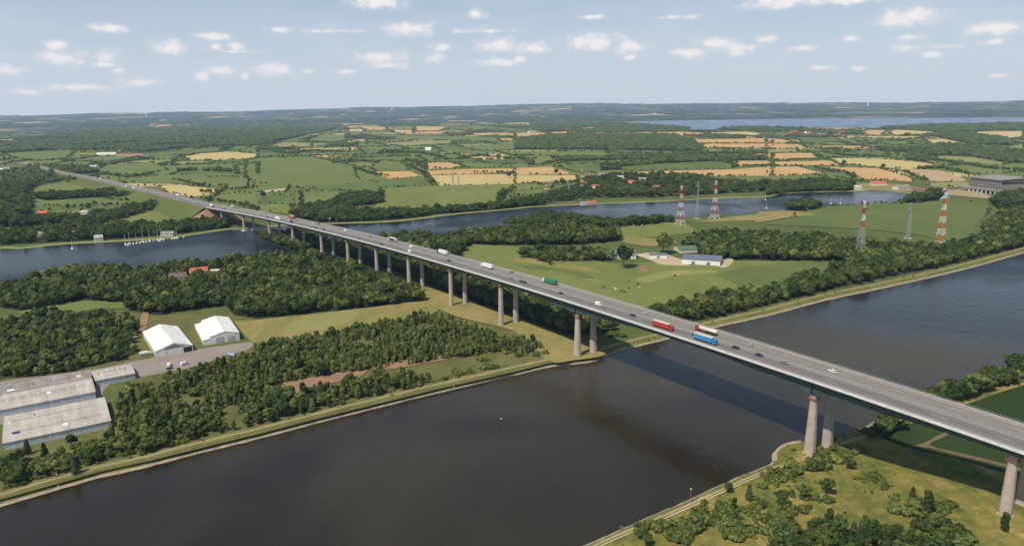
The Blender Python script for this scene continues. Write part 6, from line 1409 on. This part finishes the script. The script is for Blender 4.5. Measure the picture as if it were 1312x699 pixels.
mr = N(nt, 'ShaderNodeMapRange', inp={1: -.05, 2: .95, 3: 0.0, 4: .90}); mr.interpolation_type = 'SMOOTHSTEP'; L(ad.outputs[0], mr.inputs[0])
# thin veil
n2 = N(nt, 'ShaderNodeTexNoise', inp={'Scale': 7.0, 'Detail': 5.0}); sc2 = N(nt, 'ShaderNodeVectorMath', operation='MULTIPLY'); sc2.inputs[1].default_value = (1, 5, 1); L(cv.outputs[0], sc2.inputs[0]); L(sc2.outputs[0], n2.inputs['Vector'])
mv = N(nt, 'ShaderNodeMapRange', inp={1: .45, 2: .8, 3: 0.0, 4: .35}); L(n2.outputs['Fac'], mv.inputs[0])
# own sky base: physical sky washed by the summer haze near the horizon
hr = N(nt, 'ShaderNodeMapRange', inp={1: -.01, 2: .26, 3: .84, 4: .04}); L(sx.outputs[2], hr.inputs[0])
m1 = N(nt, 'ShaderNodeMix'); m1.data_type = 'RGBA'; L(hr.outputs[0], m1.inputs[0]); L(sky.outputs[0], m1.inputs[6]); m1.inputs[7].default_value = (6.9, 8.1, 9.5, 1)
m1b = N(nt, 'ShaderNodeMix'); m1b.data_type = 'RGBA'; L(mv.outputs[0], m1b.inputs[0]); L(m1.outputs[2], m1b.inputs[6]); m1b.inputs[7].default_value = (8.0, 8.4, 9.0, 1)
shade = ramp(nt, [(.15, (8.6, 8.6, 9.0)), (.75, (11.4, 11.0, 10.7))]); L(ad.outputs[0], shade.inputs[0])
m2 = N(nt, 'ShaderNodeMix'); m2.data_type = 'RGBA'; L(mr.outputs[0], m2.inputs[0]); L(m1b.outputs[2], m2.inputs[6]); L(shade.outputs[0], m2.inputs[7])
L(m2.outputs[2], bg.inputs['Color']); bg.inputs['Strength'].default_value = .086
# sun
sl = bpy.data.lights.new('sun', 'SUN'); sl.energy = 4.4; sl.angle = math.radians(.53); sl.color = (1, .93, .80)
so = bpy.data.objects.new('sun', sl); COL.objects.link(so)
sd = Vector((math.sin(saz) * math.cos(SUN_EL), math.cos(saz) * math.cos(SUN_EL), math.sin(SUN_EL))); so.rotation_euler = sd.to_track_quat('Z', 'Y').to_euler(); so.location = sd * 500
# camera
cam = bpy.data.cameras.new('camera'); cam.sensor_width = 36; cam.lens = F / 1312 * 36; cam.clip_start = 1; cam.clip_end = 200000
co = bpy.data.objects.new('camera', cam); COL.objects.link(co)
R0 = Vector((1, 0, 0)); Fw = Vector((0, cp, -sp)); U0 = Vector((0, sp, cp))
Xc = cr * R0 - sr * U0; Yc = sr * R0 + cr * U0; Zc = -Fw
mat = Matrix((Xc, Yc, Zc)).transposed().to_4x4(); mat.translation = (0, 0, H); co.matrix_world = mat
S.camera = co
S.view_settings.view_transform = 'Standard'; S.view_settings.look = 'None'; S.view_settings.exposure = 0
try:
    S.cycles.use_denoising = True; S.cycles.volume_bounces = 0; S.cycles.max_bounces = 5; S.cycles.diffuse_bounces = 2; S.cycles.transmission_bounces = 2; S.cycles.use_adaptive_sampling = True
except Exception as e: print(e)
